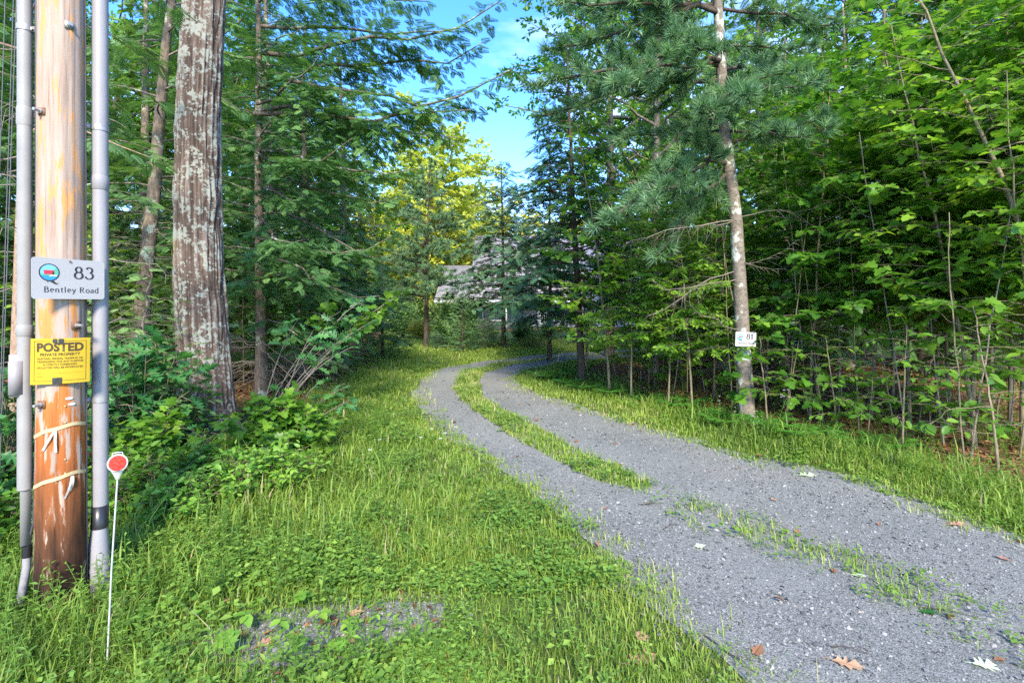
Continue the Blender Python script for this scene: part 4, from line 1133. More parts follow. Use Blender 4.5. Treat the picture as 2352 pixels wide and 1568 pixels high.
# ------------------------------------------------------------------ plant stock (meshes shared by copies)
r_ = np.random.default_rng(21)
STOCK = {}
STOCK['hem_a'] = hemlock('hemlock_a', 11, 11, .9, 2.7, .15, 84, dens=2.0, spray=.30)
STOCK['hem_b'] = hemlock('hemlock_b', 12, 9, .6, 2.4, .12, 74, dens=2.0, spray=.30, tint0=.38)
STOCK['hem_tall'] = hemlock('hemlock_tall', 13, 15, 2.0, 3.2, .20, 84, dens=1.5, spray=.40, tint0=.4)
STOCK['decid_a'] = bigtree('decid_a', 31, 14, 3.0, 3.6, .17, 40, T_SIMPLE, 'beech', .21, step=.085, lstep=.055)
STOCK['decid_b'] = bigtree('decid_b', 32, 17, 4.5, 4.2, .20, 42, T_SIMPLE, 'maple', .22, step=.09, lstep=.055)
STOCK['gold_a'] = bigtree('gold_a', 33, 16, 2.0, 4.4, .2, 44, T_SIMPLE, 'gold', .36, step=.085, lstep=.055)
STOCK['sap_beech'] = sapling('beech_sapling', 41, 5.6, 1.4, 1.9, .026, 62, T_BEECH, 'beech', (.5, .1), .12, .042, .085)
STOCK['sap_maple'] = sapling('maple_sapling', 42, 6.2, 1.5, 1.9, .026, 50, T_MAPLE, 'maple', (-.3, .3), .15, .06, .10)
STOCK['sap_small'] = sapling('small_sapling', 43, 3.0, .5, 1.0, .016, 26, T_BEECH, 'beech', (.2, -.1), .10, .05, .10)
STOCK['sap_mid'] = sapling('mid_sapling', 44, 7.5, 1.8, 2.1, .032, 64, T_BEECH, 'maple', (.3, .2), .13, .045, .085)
STOCK['spr_a'] = spruce('spruce_a', 51, 2.3, .95, 75, 'spruce_lifted')
STOCK['spr_wide'] = spruce('spruce_wide', 52, 1.15, 1.05, 55, tint0=.25)
STOCK['pine_far'] = pine('pine_far', 61, 8.0, 2.2, 2.7, .105, 17, 6, T=T_NEED_LO, tuft=.19, tstep=.075, step=.13, bark='bark_dark', lean=(.2, 0), needles='pine_hazed')

def put(kind, px, d, s=1.0, rz=None, **kw):
    name, label, cat, group = kw['name'], kw['label'], kw['cat'], kw.get('group')
    loc = GP(px, d)
    return plant(name, STOCK[kind], loc, label, cat, group, r_.uniform(0, 6.28) if rz is None else rz, s, kw.get('parts', ('trunk', 'crown')), kw.get('tilt'))

# ------------------------------------------------------------------ left woods
# the big lichened trunk
BT_D = 7.05
zc_ = np.array([-.2, .0, .25, .6, Z(990, BT_D), Z(900, BT_D), Z(600, BT_D), Z(300, BT_D), Z(0, BT_D), 9, 14])
zc_[1:4] = np.minimum(zc_[1:4], Z(990, BT_D) * np.array([.0, .4, .8])) if Z(990, BT_D) < .6 else zc_[1:4]
pxs = {0: 478, 900: 473, 600: 456, 300: 454, 0.1: 471}
def bt_c(z):
    return np.interp(z, [0, Z(900, BT_D), Z(600, BT_D), Z(300, BT_D), Z(0, BT_D), 14], [X(478, BT_D), X(473, BT_D), X(457, BT_D), X(454, BT_D), X(471, BT_D), X(500, BT_D)])
def bt_r(z):
    return np.interp(z, [0, .5, 1.2, Z(600, BT_D), Z(0, BT_D), 14], [.37, .345, .325, .300, .250, .09]) + .13 * np.exp(-np.maximum(z, 0) / .18)
zs = np.concatenate([np.linspace(-.15, 6.4, 300), np.linspace(6.6, 14, 20)]); na = 150
A_, Z_ = np.meshgrid(np.arange(na) / na * 2 * PI, zs)
ca_, sa_ = np.cos(A_), np.sin(A_)
rn = vnoise(np.stack([ca_ * 7.5 + Z_ * .25, sa_ * 7.5, Z_ * 1.15], -1)); rn2 = vnoise(np.stack([ca_ * 16, sa_ * 16 + Z_ * .3, Z_ * 3.2], -1)); rn3 = vnoise(np.stack([ca_ * 28, sa_ * 28, Z_ * 9], -1))
ridge = 1 - np.abs(rn * 2 - 1) * 1.0
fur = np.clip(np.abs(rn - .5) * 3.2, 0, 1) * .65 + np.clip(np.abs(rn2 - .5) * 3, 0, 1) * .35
R_ = bt_r(Z_) * (1 + .09 * np.exp(-np.maximum(Z_, 0) / .35) * np.sin(A_ * 5 + .7)) + .044 * (fur - .5) + .008 * (rn3 - .5)
v = np.column_stack([(bt_c(Z_) - X(478, BT_D) + R_ * ca_).ravel(), (R_ * sa_).ravel(), Z_.ravel()])
i = np.arange(len(zs) - 1)[:, None] * na; j = np.arange(na)[None]; j2 = (j + 1) % na
f = np.stack([i + j, i + j2, i + na + j2, i + na + j], -1).reshape(-1, 4)
m, nt = mat_new('furrowed_lichen_bark')
at = nd(nt, 'ShaderNodeAttribute', attribute_name='tint')
nA, nB, nC, nD = noise(nt, 2.2, 6, .6, mapping(nt, (5, 5, 1.2))), noise(nt, 18, 6, .66, mapping(nt, (1, 1, 1.1))), noise(nt, 6.0, 5, .6, mapping(nt, (1, 1, .8))), noise(nt, 30, 5, .7, mapping(nt, (1, 1, .5)))
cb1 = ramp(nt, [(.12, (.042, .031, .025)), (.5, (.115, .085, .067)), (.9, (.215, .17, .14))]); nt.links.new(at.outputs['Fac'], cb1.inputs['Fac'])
vv = ramp(nt, [(.3, (.72, .70, .70)), (.7, (1.15, 1.1, 1.06))]); nt.links.new(nD.outputs['Fac'], vv.inputs['Fac'])
col = mixc(nt, 1.0, cb1.outputs['Color'], vv.outputs['Color'], 'MULTIPLY')
a1 = nd(nt, 'ShaderNodeMath', operation='MULTIPLY_ADD'); a1.inputs[1].default_value = .75; nt.links.new(nC.outputs['Fac'], a1.inputs[0]); nt.links.new(nB.outputs['Fac'], a1.inputs[2])
a2 = nd(nt, 'ShaderNodeMath', operation='MULTIPLY_ADD'); a2.inputs[1].default_value = .14; nt.links.new(at.outputs['Fac'], a2.inputs[0]); nt.links.new(a1.outputs[0], a2.inputs[2])
rl = ramp(nt, [(.985, (0, 0, 0)), (1.0, (.8, .8, .8))]); nt.links.new(a2.outputs[0], rl.inputs['Fac'])
col = mixc(nt, rl.outputs['Color'], col, (.27, .28, .235))
nM = noise(nt, 2.0, 5, .6, mapping(nt, (1.3, 1.3, .35)))
rm_ = ramp(nt, [(.60, (0, 0, 0)), (.68, (.55, .55, .55))]); nt.links.new(nM.outputs['Fac'], rm_.inputs['Fac'])
col = mixc(nt, rm_.outputs['Color'], col, (.13, .10, .025))
out(nt, bsdf(nt, col, .92, .12, nD.outputs['Fac'], .5, .012).outputs[0]); M['bark_oak'] = m
oak = thing('oak_tree', (X(478, BT_D), BT_D, 0), 'thick furrowed trunk spotted with pale lichen behind the leafy saplings', 'tree')
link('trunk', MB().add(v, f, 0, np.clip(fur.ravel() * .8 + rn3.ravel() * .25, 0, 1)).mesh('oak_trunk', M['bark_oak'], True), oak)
oc = MB(); ot = MB()
rr2 = np.random.default_rng(77)
hh = rr2.uniform(8.5, 13.5, 12); Lq = rr2.uniform(1.6, 3.2, 12)
Pq = arcs(np.column_stack([bt_c(hh) - X(478, BT_D), hh * 0, hh]), np.arange(12) * 2.4, Lq, rr2.uniform(.4, .9, 12), rr2.uniform(.1, .3, 12), r=rr2)
ot.tubes(Pq, np.linspace(1, .2, 7)[None] * .06, 6)
broadleaf(oc, Pq, Lq, rr2, T_SIMPLE, .17, .3, .2, .5, .14, .7, .5, ot)
link('limbs', ot.mesh('oak_limbs', M['bark_grey'], True), oak)
tag(link('crown', oc.mesh('oak_crown', M['oak']), oak), kind='stuff')

# hemlock with long boughs reaching over the lawn
HB_D = 10.4
_rb = np.random.default_rng(404)
def bough(s, e, sag=.05, n=7, mid=None):
    s, e = V3(*s), V3(*e); t = np.linspace(0, 1, n)[:, None]
    P = s + (e - s) * t; P[:, 2] -= (sag * np.linalg.norm(e - s) * 4 * t * (1 - t))[:, 0]
    ln = np.linalg.norm(e - s); P[1:] += _rb.normal(0, .018 * ln, (n - 1, 3)) * [1, 1, .8]; P[-2:, 2] += np.array([-.01, .03]) * ln
    if mid is not None: P += (V3(*mid) - (s + e) / 2) * (4 * t * (1 - t))
    return P
bo = np.array(GP(600, HB_D))
ext = np.stack([bough(a, b, sg) for a, b, sg in [
    ((585, 262, 10.2), (1172, 182, 8.6), .05), ((590, 120, 10.4), (1146, 28, 9.0), .03), ((590, 205, 10.2), (1085, 272, 8.4), -.04),
    ((595, -40, 10.4), (985, 5, 8.8), -.02), ((590, 255, 10.2), (1030, 335, 8.6), -.05), ((590, 345, 10.3), (960, 395, 8.8), .03),
    ((595, 400, 10.3), (930, 470, 9.0), .02), ((595, 545, 10.3), (900, 560, 8.6), .04), ((595, 60, 10.4), (1055, 75, 9.4), -.02),
    ((595, 170, 10.4), (1110, 130, 9.8), .0), ((595, 300, 10.4), (1060, 230, 10.2), .03), ((595, 460, 10.3), (890, 620, 9.2), .0), ((590, 350, 10.2), (800, 330, 7.9), .06),
    ((590, 240, 10.2), (760, 110, 8.2), .03), ((590, 545, 10.2), (760, 640, 8.0), .03), ((595, 620, 10.2), (870, 690, 9.4), .0), ((595, 5, 10.2), (860, -60, 9.0), .0),
    ((595, 500, 10.2), (690, 560, 7.8), .03), ((595, 640, 10.3), (560, 640, 8.2), .03), ((600, 100, 10.3), (700, 60, 8.4), .03), ((600, 420, 10.3), (720, 450, 8.3), .05)]]) - bo
STOCK['hem_hero'] = hemlock('hemlock_hero', 14, 12, 1.0, 2.6, .11, 66, dens=2.3, spray=.21, dead=34, extra=ext, tint0=.52)
plant('hemlock_tree', STOCK['hem_hero'], bo, 'hemlock with long lichen grey boughs reaching towards the open sky', 'tree')
# leaning hemlock trunk between pole and big trunk
LD = 9.0
STOCK['hem_lean'] = hemlock('hemlock_lean', 15, 11, 3.2, 2.6, .150, 40, lean=((X(385, LD) - X(306, LD)) * 1.4, .2), dens=1.9, spray=.26, dead=40, tint0=.5)
plant('hemlock_tree', STOCK['hem_lean'], GP(306, LD), 'leaning hemlock with a bare scaly trunk between the pole and the lichened trunk', 'tree')
# slender trunk beside the pole
SD = 5.0
STOCK['slender'] = hemlock('slender', 16, 9, 3.6, 1.8, .062, 26, lean=(.12, .05), bark='bark_red', dens=1.6, spray=.26, dead=26)
plant('hemlock_tree', STOCK['slender'], GP(34, SD), 'slender hemlock with reddish bark close behind the utility pole', 'tree')
gl = 'woods behind the utility pole'
for px, d, k, s in [(190, 12, 'hem_b', 1.0), (700, 13.5, 'hem_b', 1.05), (790, 15.5, 'hem_a', .9), (470, 13, 'hem_a', 1.0), (60, 9.5, 'hem_b', .9), (-120, 8, 'hem_a', .9), (620, 17, 'hem_tall', 1.0), (330, 16, 'hem_tall', 1.0), (-60, 14, 'hem_tall', 1), (-500, 7, 'hem_a', 1)]:
    put(k, px, d, s, name='hemlock_tree', label='dense green hemlock in the woods behind the lichened trunk', cat='tree', group='hemlocks in the ' + gl)
for px, d, k, s in [(250, 19, 'decid_a', 1), (480, 21, 'decid_b', 1), (690, 25, 'decid_a', 1.05), (80, 20, 'decid_b', .9), (560, 29, 'decid_b', 1.0), (830, 33, 'decid_a', 1.0), (-150, 18, 'decid_a', 1), (380, 30, 'decid_b', 1.1), (150, 32, 'decid_b', 1.1)]:
    put(k, px, d, s, name='broadleaf_tree', label='bright green broadleaf tree deep in the woods behind the lichened trunk', cat='tree', group='broadleaf trees in the ' + gl)
# understorey of the left woods
for px, d, k, s in [(400, 10.5, 'sap_beech', .6), (560, 12, 'sap_small', 1.1), (660, 11, 'sap_beech', .55), (210, 8.5, 'sap_beech', .7), (110, 7.5, 'sap_small', 1), (740, 14, 'sap_maple', .7), (270, 11, 'sap_small', 1.2), (480, 15, 'sap_maple', .9)]:
    put(k, px, d, s, name='sapling', label='thin leafy sapling in the shade behind the lichened trunk', cat='sapling', group='saplings in the ' + gl)
STOCK['low_hem'] = hemlock('low_hemlock', 17, 2.6, .3, 1.1, .022, 40, dens=2.4, spray=.17, dead=6, tint0=.85)
for px, d, s, lb in [(315, 6.6, .95, 'young bright hemlock growing in front of the leaning trunk'), (410, 6.05, .62, 'small feathery hemlock tip crossing the lichened trunk'), (262, 7.4, 1.0, 'young feathery hemlock just behind the tall grey conduit')]:
    plant('young_hemlock', STOCK['low_hem'], GP(px, d), lb, 'young hemlock', 'young hemlocks beside the pole', r_.uniform(0, 6), s)

# ------------------------------------------------------------------ garden in front of the house
put('pine_far', 978, 21.8, 1.0, 0.6, name='pine_tree', label='open white pine with a bare lower trunk on the lawn edge', cat='tree')
STOCK['far_hem'] = hemlock('far_hemlock', 18, 8.2, 1.9, 2.9, .10, 92, dens=1.8, spray=.32, bark='bark_dark', needles='hemlock_far', tint0=.5, dead=14)
plant('hemlock_tree', STOCK['far_hem'], GP(1157, 22.0), 'dark pointed evergreen with straight trunk standing before the porch', 'tree', None, 2.0)
put('spr_a', 1062, 20.2, .85, name='spruce_tree', label='small pale spruce cone beside the driveway bend', cat='tree')
put('spr_wide', 1112, 21.2, 1.05, name='spruce_tree', label='low wide dark spruce touching the straight evergreen trunk', cat='tree')
put('spr_a', 878, 18.0, 1.15, name='spruce_tree', label='dark young spruce where the woods meet the lawn', cat='tree')
put('spr_wide', 1010, 21.6, .62, name='spruce_tree', label='low spreading spruce between the bare pine trunk and small spruce', cat='tree')
STOCK['viburnum'] = bush('viburnum', 71, 1.7, 2.2, 80, T_SIMPLE, 'shrub', .12, .07, .05, tint0=.6)
STOCK['goldbush'] = bush('golden_bush', 72, 1.0, 1.0, 60, T_SIMPLE, 'goldbush', .09, .06, .045)
STOCK['darkbush'] = bush('dark_bush', 73, 1.0, 1.25, 60, T_SIMPLE, 'oak', .12, .06, .05, tint0=.3)
STOCK['juniper'] = bush('juniper', 74, 1.25, .5, 60, T_SIMPLE, 'juniper', .1, .12, .07, spread=.9, tuft=.17)
for k, px, d, s, nm, lb, cat in [('viburnum', 1058, 22.6, 1.05, 'rounded_bush', 'big rounded light green bush behind the small pale spruce', 'bush'),
        ('goldbush', 968, 27, 1.05, 'golden_bush', 'low golden yellow bush beside the bare pine trunk', 'bush'), ('darkbush', 1203, 25, 1.0, 'dark_bush', 'dark glossy bush under the straight evergreen', 'bush'),
        ('juniper', 1222, 22.3, .85, 'juniper_bush', 'low sprawling juniper on the lawn edge', 'bush'), ('viburnum', 925, 28, .95, 'rounded_bush', 'soft green bush between dark young spruce and bare pine trunk', 'bush'),
        ('darkbush', 1255, 26, .8, 'dark_bush', 'small dark bush below the white porch railing', 'bush'), ('darkbush', 1028, 27.5, .7, 'dark_bush', 'dark little bush at the foot of the rounded light green bush', 'bush')]:
    put(k, px, d, s, name=nm, label=lb, cat=cat, parts=('stems', 'foliage'))
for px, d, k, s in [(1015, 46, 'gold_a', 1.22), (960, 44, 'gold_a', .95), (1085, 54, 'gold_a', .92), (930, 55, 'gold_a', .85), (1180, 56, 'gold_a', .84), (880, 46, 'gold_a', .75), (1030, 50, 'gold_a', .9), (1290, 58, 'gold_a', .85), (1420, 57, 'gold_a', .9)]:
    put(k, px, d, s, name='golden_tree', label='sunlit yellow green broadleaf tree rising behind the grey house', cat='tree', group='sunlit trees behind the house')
for px, d, k, s in [(1020, 70, 'decid_b', .9), (800, 52, 'decid_b', 1.1), (720, 45, 'decid_a', 1.2), (960, 62, 'decid_a', 1.0), (880, 60, 'decid_a', 1.0), (1120, 66, 'decid_a', 1.0), (1250, 66, 'decid_a', .9), (1350, 64, 'decid_b', 1), (1500, 52, 'decid_b', 1.1), (600, 48, 'decid_b', 1.3)]:
    put(k, px, d, s, name='broadleaf_tree', label='green broadleaf tree far beyond the grey house', cat='tree', group='broadleaf trees beyond the house')

for px, d, s in [(880, 40, 1.9), (955, 43, 1.8), (1000, 45, 1.6), (800, 36, 1.8), (720, 33, 1.7), (1560, 34, 1.8)]:
    put('viburnum', px, d, s, name='rounded_bush', label='tall rounded bush along the far edge of the lawn', cat='bush', group='bushes along the far lawn edge', parts=('stems', 'foliage'))
# ------------------------------------------------------------------ right woods
# tall hemlock at the inner bend and the maple in front of it
STOCK['bend_hem'] = hemlock('bend_hemlock', 19, 8.3, 1.9, 2.5, .085, 112, lean=(-.4, 0), dens=2.1, spray=.25, bark='bark_dark', needles='spruce', tint0=.42, dead=14)
plant('hemlock_tree', STOCK['bend_hem'], GP(1337, 12.1), 'dark feathery hemlock with thin trunk on the inside of the driveway bend', 'tree')
STOCK['bend_hem2'] = hemlock('bend_hemlock_2', 20, 7.6, 1.2, 2.3, .07, 84, dens=2.0, spray=.27, bark='bark_dark', needles='spruce', tint0=.4, dead=6)
plant('hemlock_tree', STOCK['bend_hem2'], GP(1262, 17.0), 'dark hemlock behind the inside of the driveway bend', 'tree')
STOCK['bend_maple'] = sapling('bend_maple', 45, 5.6, .7, 1.6, .03, 40, T_MAPLE, 'beech', (-.7, -.2), .13, .065, .11, tint0=.62)
plant('maple_sapling', STOCK['bend_maple'], GP(1400, 10.6), 'bright maple sapling spreading in front of the dark feathery hemlock', 'sapling')
plant('maple_sapling', STOCK['bend_maple'], GP(1345, 14.5), 'maple sapling with light leaves among the hemlocks at the bend', 'sapling', None, 2.2, 1.15)
# the straight white pine carrying the 81 sign
PD = 7.9
pb = np.array(GP(1717, PD))
def ptr(py): return np.interp(py, [-900, 0, 300, 500, 700, 985], [1592, 1648, 1665, 1690, 1702, 1717])
tz = np.linspace(-.1, 13, 60)
tpx = ptr(HY - (tz - EYE) * F / PD)
TPp = np.column_stack([X(tpx, PD) - pb[0], np.zeros(60), tz])
trp, crp = MB(), MB()
trp.tubes(TPp, .118 - .0072 * tz + .03 * np.exp(-np.maximum(tz, 0) / .15), 16)
def pbough(py, e, sag=0.0, d0=PD):
    return bough((float(ptr(py)), py, d0), e, sag)
PB = [pbough(*a) for a in [
    (30, (1250, 130, 7.2), -.05), (150, (1215, 205, 7.0), -.04), (25, (1290, 20, 6.8), -.02), (185, (1235, 275, 7.6), -.06), (-60, (1330, -40, 7.4), -.03), (375, (1360, 545, 6.9), -.10),
    (140, (1400, 200, 6.2), -.03), (360, (1480, 480, 6.6), -.05), (60, (1430, 90, 8.8), 0), (200, (1880, 190, 6.6), .03), (175, (1850, 165, 6.9), .02), (300, (1905, 300, 6.6), .02), (330, (1880, 275, 7.0), .03),
    (20, (1950, 60, 7.6), .0), (100, (1860, 110, 7.2), .02), (-100, (1930, -60, 7.2), 0), (-90, (1450, -70, 6.8), 0), (250, (1620, 250, 6.2), .02), (200, (1720, 215, 6.0), .03), (-200, (1300, -150, 7.5), 0), (390, (1500, 600, 7.6), -.06), (270, (1420, 330, 7.9), -.03), (120, (1560, 90, 6.4), 0), (300, (1560, 300, 9.2), 0), (160, (1780, 150, 9.4), 0)]]
PBa = np.stack(PB) - pb
rp = np.random.default_rng(88)
up_h = rp.uniform(6.6, 12.6, 26)
UP = arcs(np.column_stack([np.interp(up_h, tz, TPp[:, 0]), up_h * 0, up_h]), np.arange(26) * 2.4, 2.6 * (1 - (up_h - 6.6) / 7), rp.uniform(.1, .35, 26), rp.uniform(0, .2, 26), r=rp)
PBa = np.concatenate([PBa, UP])
PL = np.linalg.norm(np.diff(PBa, axis=1), axis=-1).sum(1)
trp.tubes(PBa, np.linspace(1, .25, 7)[None] * (.008 + .010 * PL)[:, None], 6, 2)
nv = len(PB)
pine_foliage(crp, PBa[:nv], PL[:nv], rp, .075, .14, .26, .175, .062, T_NEED, .55, trp)
pine_foliage(crp, PBa[nv:], PL[nv:], rp, .2, .2, .3, .26, .12, T_NEED_LO, .5, None)
DB = np.stack([pbough(*a) for a in [(505, (1440, 560, 7.0), -.02), (640, (1500, 655, 7.2), .03), (620, (1490, 740, 7.3), -.05), (505, (1560, 520, 7.4), .02), (615, (1830, 560, 7.2), .03), (600, (1790, 620, 7.4), .02), (760, (1580, 700, 7.4), .03), (500, (1900, 470, 7.6), 0)]]) - pb
DLn = np.linalg.norm(np.diff(DB, axis=1), axis=-1).sum(1)
trp.tubes(DB, np.linspace(1, .2, 7)[None] * (.004 + .003 * DLn)[:, None], 5, 1)
p_, d_, l_, u_ = secondaries(DB, DLn, .06, .15, .34, 48, rp, .5, .15)
twigs(trp, p_, d_, l_, .003, .3, 1)
wp = thing('white_pine', pb, 'tall white pine with mottled trunk carrying the small number sign', 'tree')
link('trunk', trp.mesh('white_pine_trunk', [M['bark_pine'], M['twig'], M['bark_dark']], True), wp)
tag(link('crown', crp.mesh('white_pine_crown', M['pine']), wp), kind='stuff')
s81 = V3(1713, 779, 7.74)
house_sign('81', .338, .222, tuple(s81), math.radians(6), 'small white house number sign reading 81 on the white pine trunk', math.radians(2))

# tall broadleaf trees showing against the sky
put('decid_b', 1400, 18.5, .95, 1.0, name='broadleaf_tree', label='tall broadleaf tree with sky showing through behind the white pine', cat='tree')
STOCK['sky_decid'] = bigtree('sky_decid', 34, 13, 2.6, 3.0, .13, 38, T_SIMPLE, 'beech', .125, step=.075, lstep=.05)
plant('broadleaf_tree', STOCK['sky_decid'], GP(1500, 13.5), 'loose leaved broadleaf tree between dark feathery hemlock and white pine', 'tree')
gr = 'woods right of the driveway'
gr = 'woods behind the number 81 sign'
for px, d, k, s in [(1560, 16, 'hem_b', .9), (1660, 14.5, 'hem_a', .9), (1800, 15, 'hem_b', 1.1), (1950, 15, 'hem_a', 1.0), (2120, 14, 'hem_b', 1.1), (2280, 14, 'hem_a', 1), (2450, 12, 'hem_b', 1), (1750, 18, 'hem_tall', 1), (2020, 18, 'hem_tall', 1), (2250, 17, 'hem_tall', .95), (1480, 21, 'hem_tall', .85), (2600, 14, 'hem_tall', 1), (1880, 23, 'hem_tall', 1.05), (2180, 24, 'hem_tall', 1.1), (1620, 24, 'hem_a', 1.1), (2420, 20, 'hem_tall', 1.1)]:
    put(k, px, d, s, name='hemlock_tree', label='dark hemlock in the shaded woods behind the number 81 sign', cat='tree', group='hemlocks in the ' + gr)
for px, d, k, s in [(1700, 21, 'decid_a', 1), (1950, 20, 'decid_b', 1), (2200, 19, 'decid_a', 1.1), (2420, 16, 'decid_b', 1), (1560, 28, 'decid_b', 1.05), (1850, 30, 'decid_b', 1.1), (2150, 30, 'decid_a', 1.3), (2450, 26, 'decid_b', 1.1)]:
    put(k, px, d, s, name='broadleaf_tree', label='broadleaf tree standing deep in the woods behind the number 81 sign', cat='tree', group='broadleaf trees in the ' + gr)
# understorey saplings filling the edge
SAP = [(1800, 9.4, 'sap_beech', .9), (1860, 8.2, 'sap_maple', .9), (1930, 9.8, 'sap_mid', .95), (2000, 8.2, 'sap_beech', 1.05), (2090, 7.6, 'sap_maple', 1.05), (2150, 9.2, 'sap_mid', .95), (2230, 7.2, 'sap_beech', 1.15), (2320, 7.9, 'sap_mid', .9),
       (2400, 6.6, 'sap_maple', 1.1), (2480, 7.6, 'sap_beech', 1.2), (2050, 10.4, 'sap_mid', 1.0), (2280, 9.6, 'sap_mid', 1.05), (1760, 11, 'sap_mid', 1.0), (1880, 11.6, 'sap_maple', 1.2), (2550, 6.2, 'sap_mid', .9), (2180, 8.2, 'sap_mid', .9), (2350, 6.6, 'sap_beech', 1.2)]
for px, d, k, s in SAP:
    put(k, px, d, s, name='leafy_sapling', label='leafy green sapling crowding the woods edge beyond the white pine', cat='sapling', group='saplings along the shaded woods edge')
for (px, d, k, s), lb in zip([(1450, 9.6, 'sap_beech', .72), (1535, 9.0, 'sap_maple', .62), (1590, 8.7, 'sap_beech', .72), (1490, 12, 'sap_mid', .75), (1640, 10.2, 'sap_maple', .8)], ['slim beech sapling next to the bright maple sapling at the bend', 'slim lobed leaf maple sapling midway between bend and white pine', 'slim beech sapling midway between bend and white pine', 'taller slim sapling behind the bright maple sapling at the bend', 'slim maple sapling just behind the white pine trunk']):
    put(k, px, d, s, name='leafy_sapling', label=lb, cat='sapling', group='slim saplings by the driveway bend')
# leaning saplings whose stems cross the bright leaves
STOCK['lean_sap'] = sapling('leaning_sapling', 46, 6.4, 1.6, 1.5, .042, 42, T_BEECH, 'beech', (-2.3, .2), .12, .05, .09, tint0=.68, bark='bark_sapling')
plant('leaning_sapling', STOCK['lean_sap'], GP(2500, 5.9), 'pale leaning sapling stem under bright broad leaves by the woods edge', 'sapling')
STOCK['lean_sap2'] = sapling('leaning_sapling_2', 47, 5.6, 1.2, 1.4, .026, 36, T_MAPLE, 'maple', (-1.1, .1), .15, .07, .11, tint0=.62)
plant('leaning_sapling', STOCK['lean_sap2'], GP(2240, 6.6), 'leaning maple sapling with broad lobed leaves by the woods edge', 'sapling')
plant('leaning_sapling', STOCK['lean_sap2'], GP(2390, 5.9), 'second leaning maple sapling with lobed leaves beside the pale leaning stem', 'sapling', None, .5, .8)
# small leafy shoots low along the edge
STOCK['shoot'] = sapling('low_shoot', 48, 1.5, .35, .75, .011, 14, T_BEECH, 'maple', (.15, -.1), .10, .05, .09, rise=(.0, .3))
STOCK['shoot_m'] = sapling('low_maple_shoot', 49, 1.25, .4, .7, .010, 12, T_MAPLE, 'maple', (-.1, -.1), .14, .075, .11, rise=(.0, .3))
for q in range(15):
    px = 1440 + 62 * q + r_.uniform(-15, 15); dmin = F * EYE / (np.interp(px, [1340, 1570, 1720, 1900, 2100, 2352, 2700], [862, 955, 995, 1035, 1090, 1160, 1250]) - HY)
    put(['shoot', 'shoot_m'][q % 2], px, dmin + r_.uniform(.5, 2.6), r_.uniform(.75, 1.3), name='leafy_shoot', label='low leafy shoot at the shaded woods edge near the white pine', cat='shoot', group='low shoots along the woods edge')
# bare thin stems
rs = np.random.default_rng(5)
STEMS = []
for q in range(4):
    mb = MB(); n = 14; t = np.linspace(0, 1, n); H = 4.2
    P = np.column_stack([rs.normal(0, .25) * t + np.cumsum(rs.normal(0, .008, n)), rs.normal(0, .25) * t + np.cumsum(rs.normal(0, .008, n)), H * t]); P -= P[0]
    mb.tubes(P, .009 * (1 - .75 * t) + .003, 6)
    nb = 7; h = rs.uniform(.5, 3.9, nb); L = rs.uniform(.3, .9, nb)
    D = arcs(on_trunk(P, h), rs.uniform(0, 6.28, nb), L, rs.uniform(.2, .9, nb), rs.uniform(0, .3, nb), r=rs, wob=.08)
    mb.tubes(D, np.linspace(1, .3, 7)[None] * .0035, 4)
    STEMS.append(mb.mesh('bare_stem', M['bark_sapling'] if q % 2 else M['twig'], True))
for q in range(28):
    px = 1400 + 38 * q + r_.uniform(-18, 18); dmin = F * EYE / (np.interp(px, [1340, 1570, 1720, 1900, 2100, 2352, 2700], [862, 955, 995, 1035, 1090, 1160, 1250]) - HY)
    o = link('bare_stem', STEMS[q % 4], None, GP(px, dmin + abs(r_.normal(.2, 1.6)) + .7), (r_.normal(0, .04), r_.normal(-.03, .03), r_.uniform(0, 6.28)))
    o.scale = (1, 1, r_.uniform(.7, 1.1))
    tag(o, 'thin bare sapling stem rising from the leaf litter by the white pine', 'stem', 'thin bare stems along the woods edge')
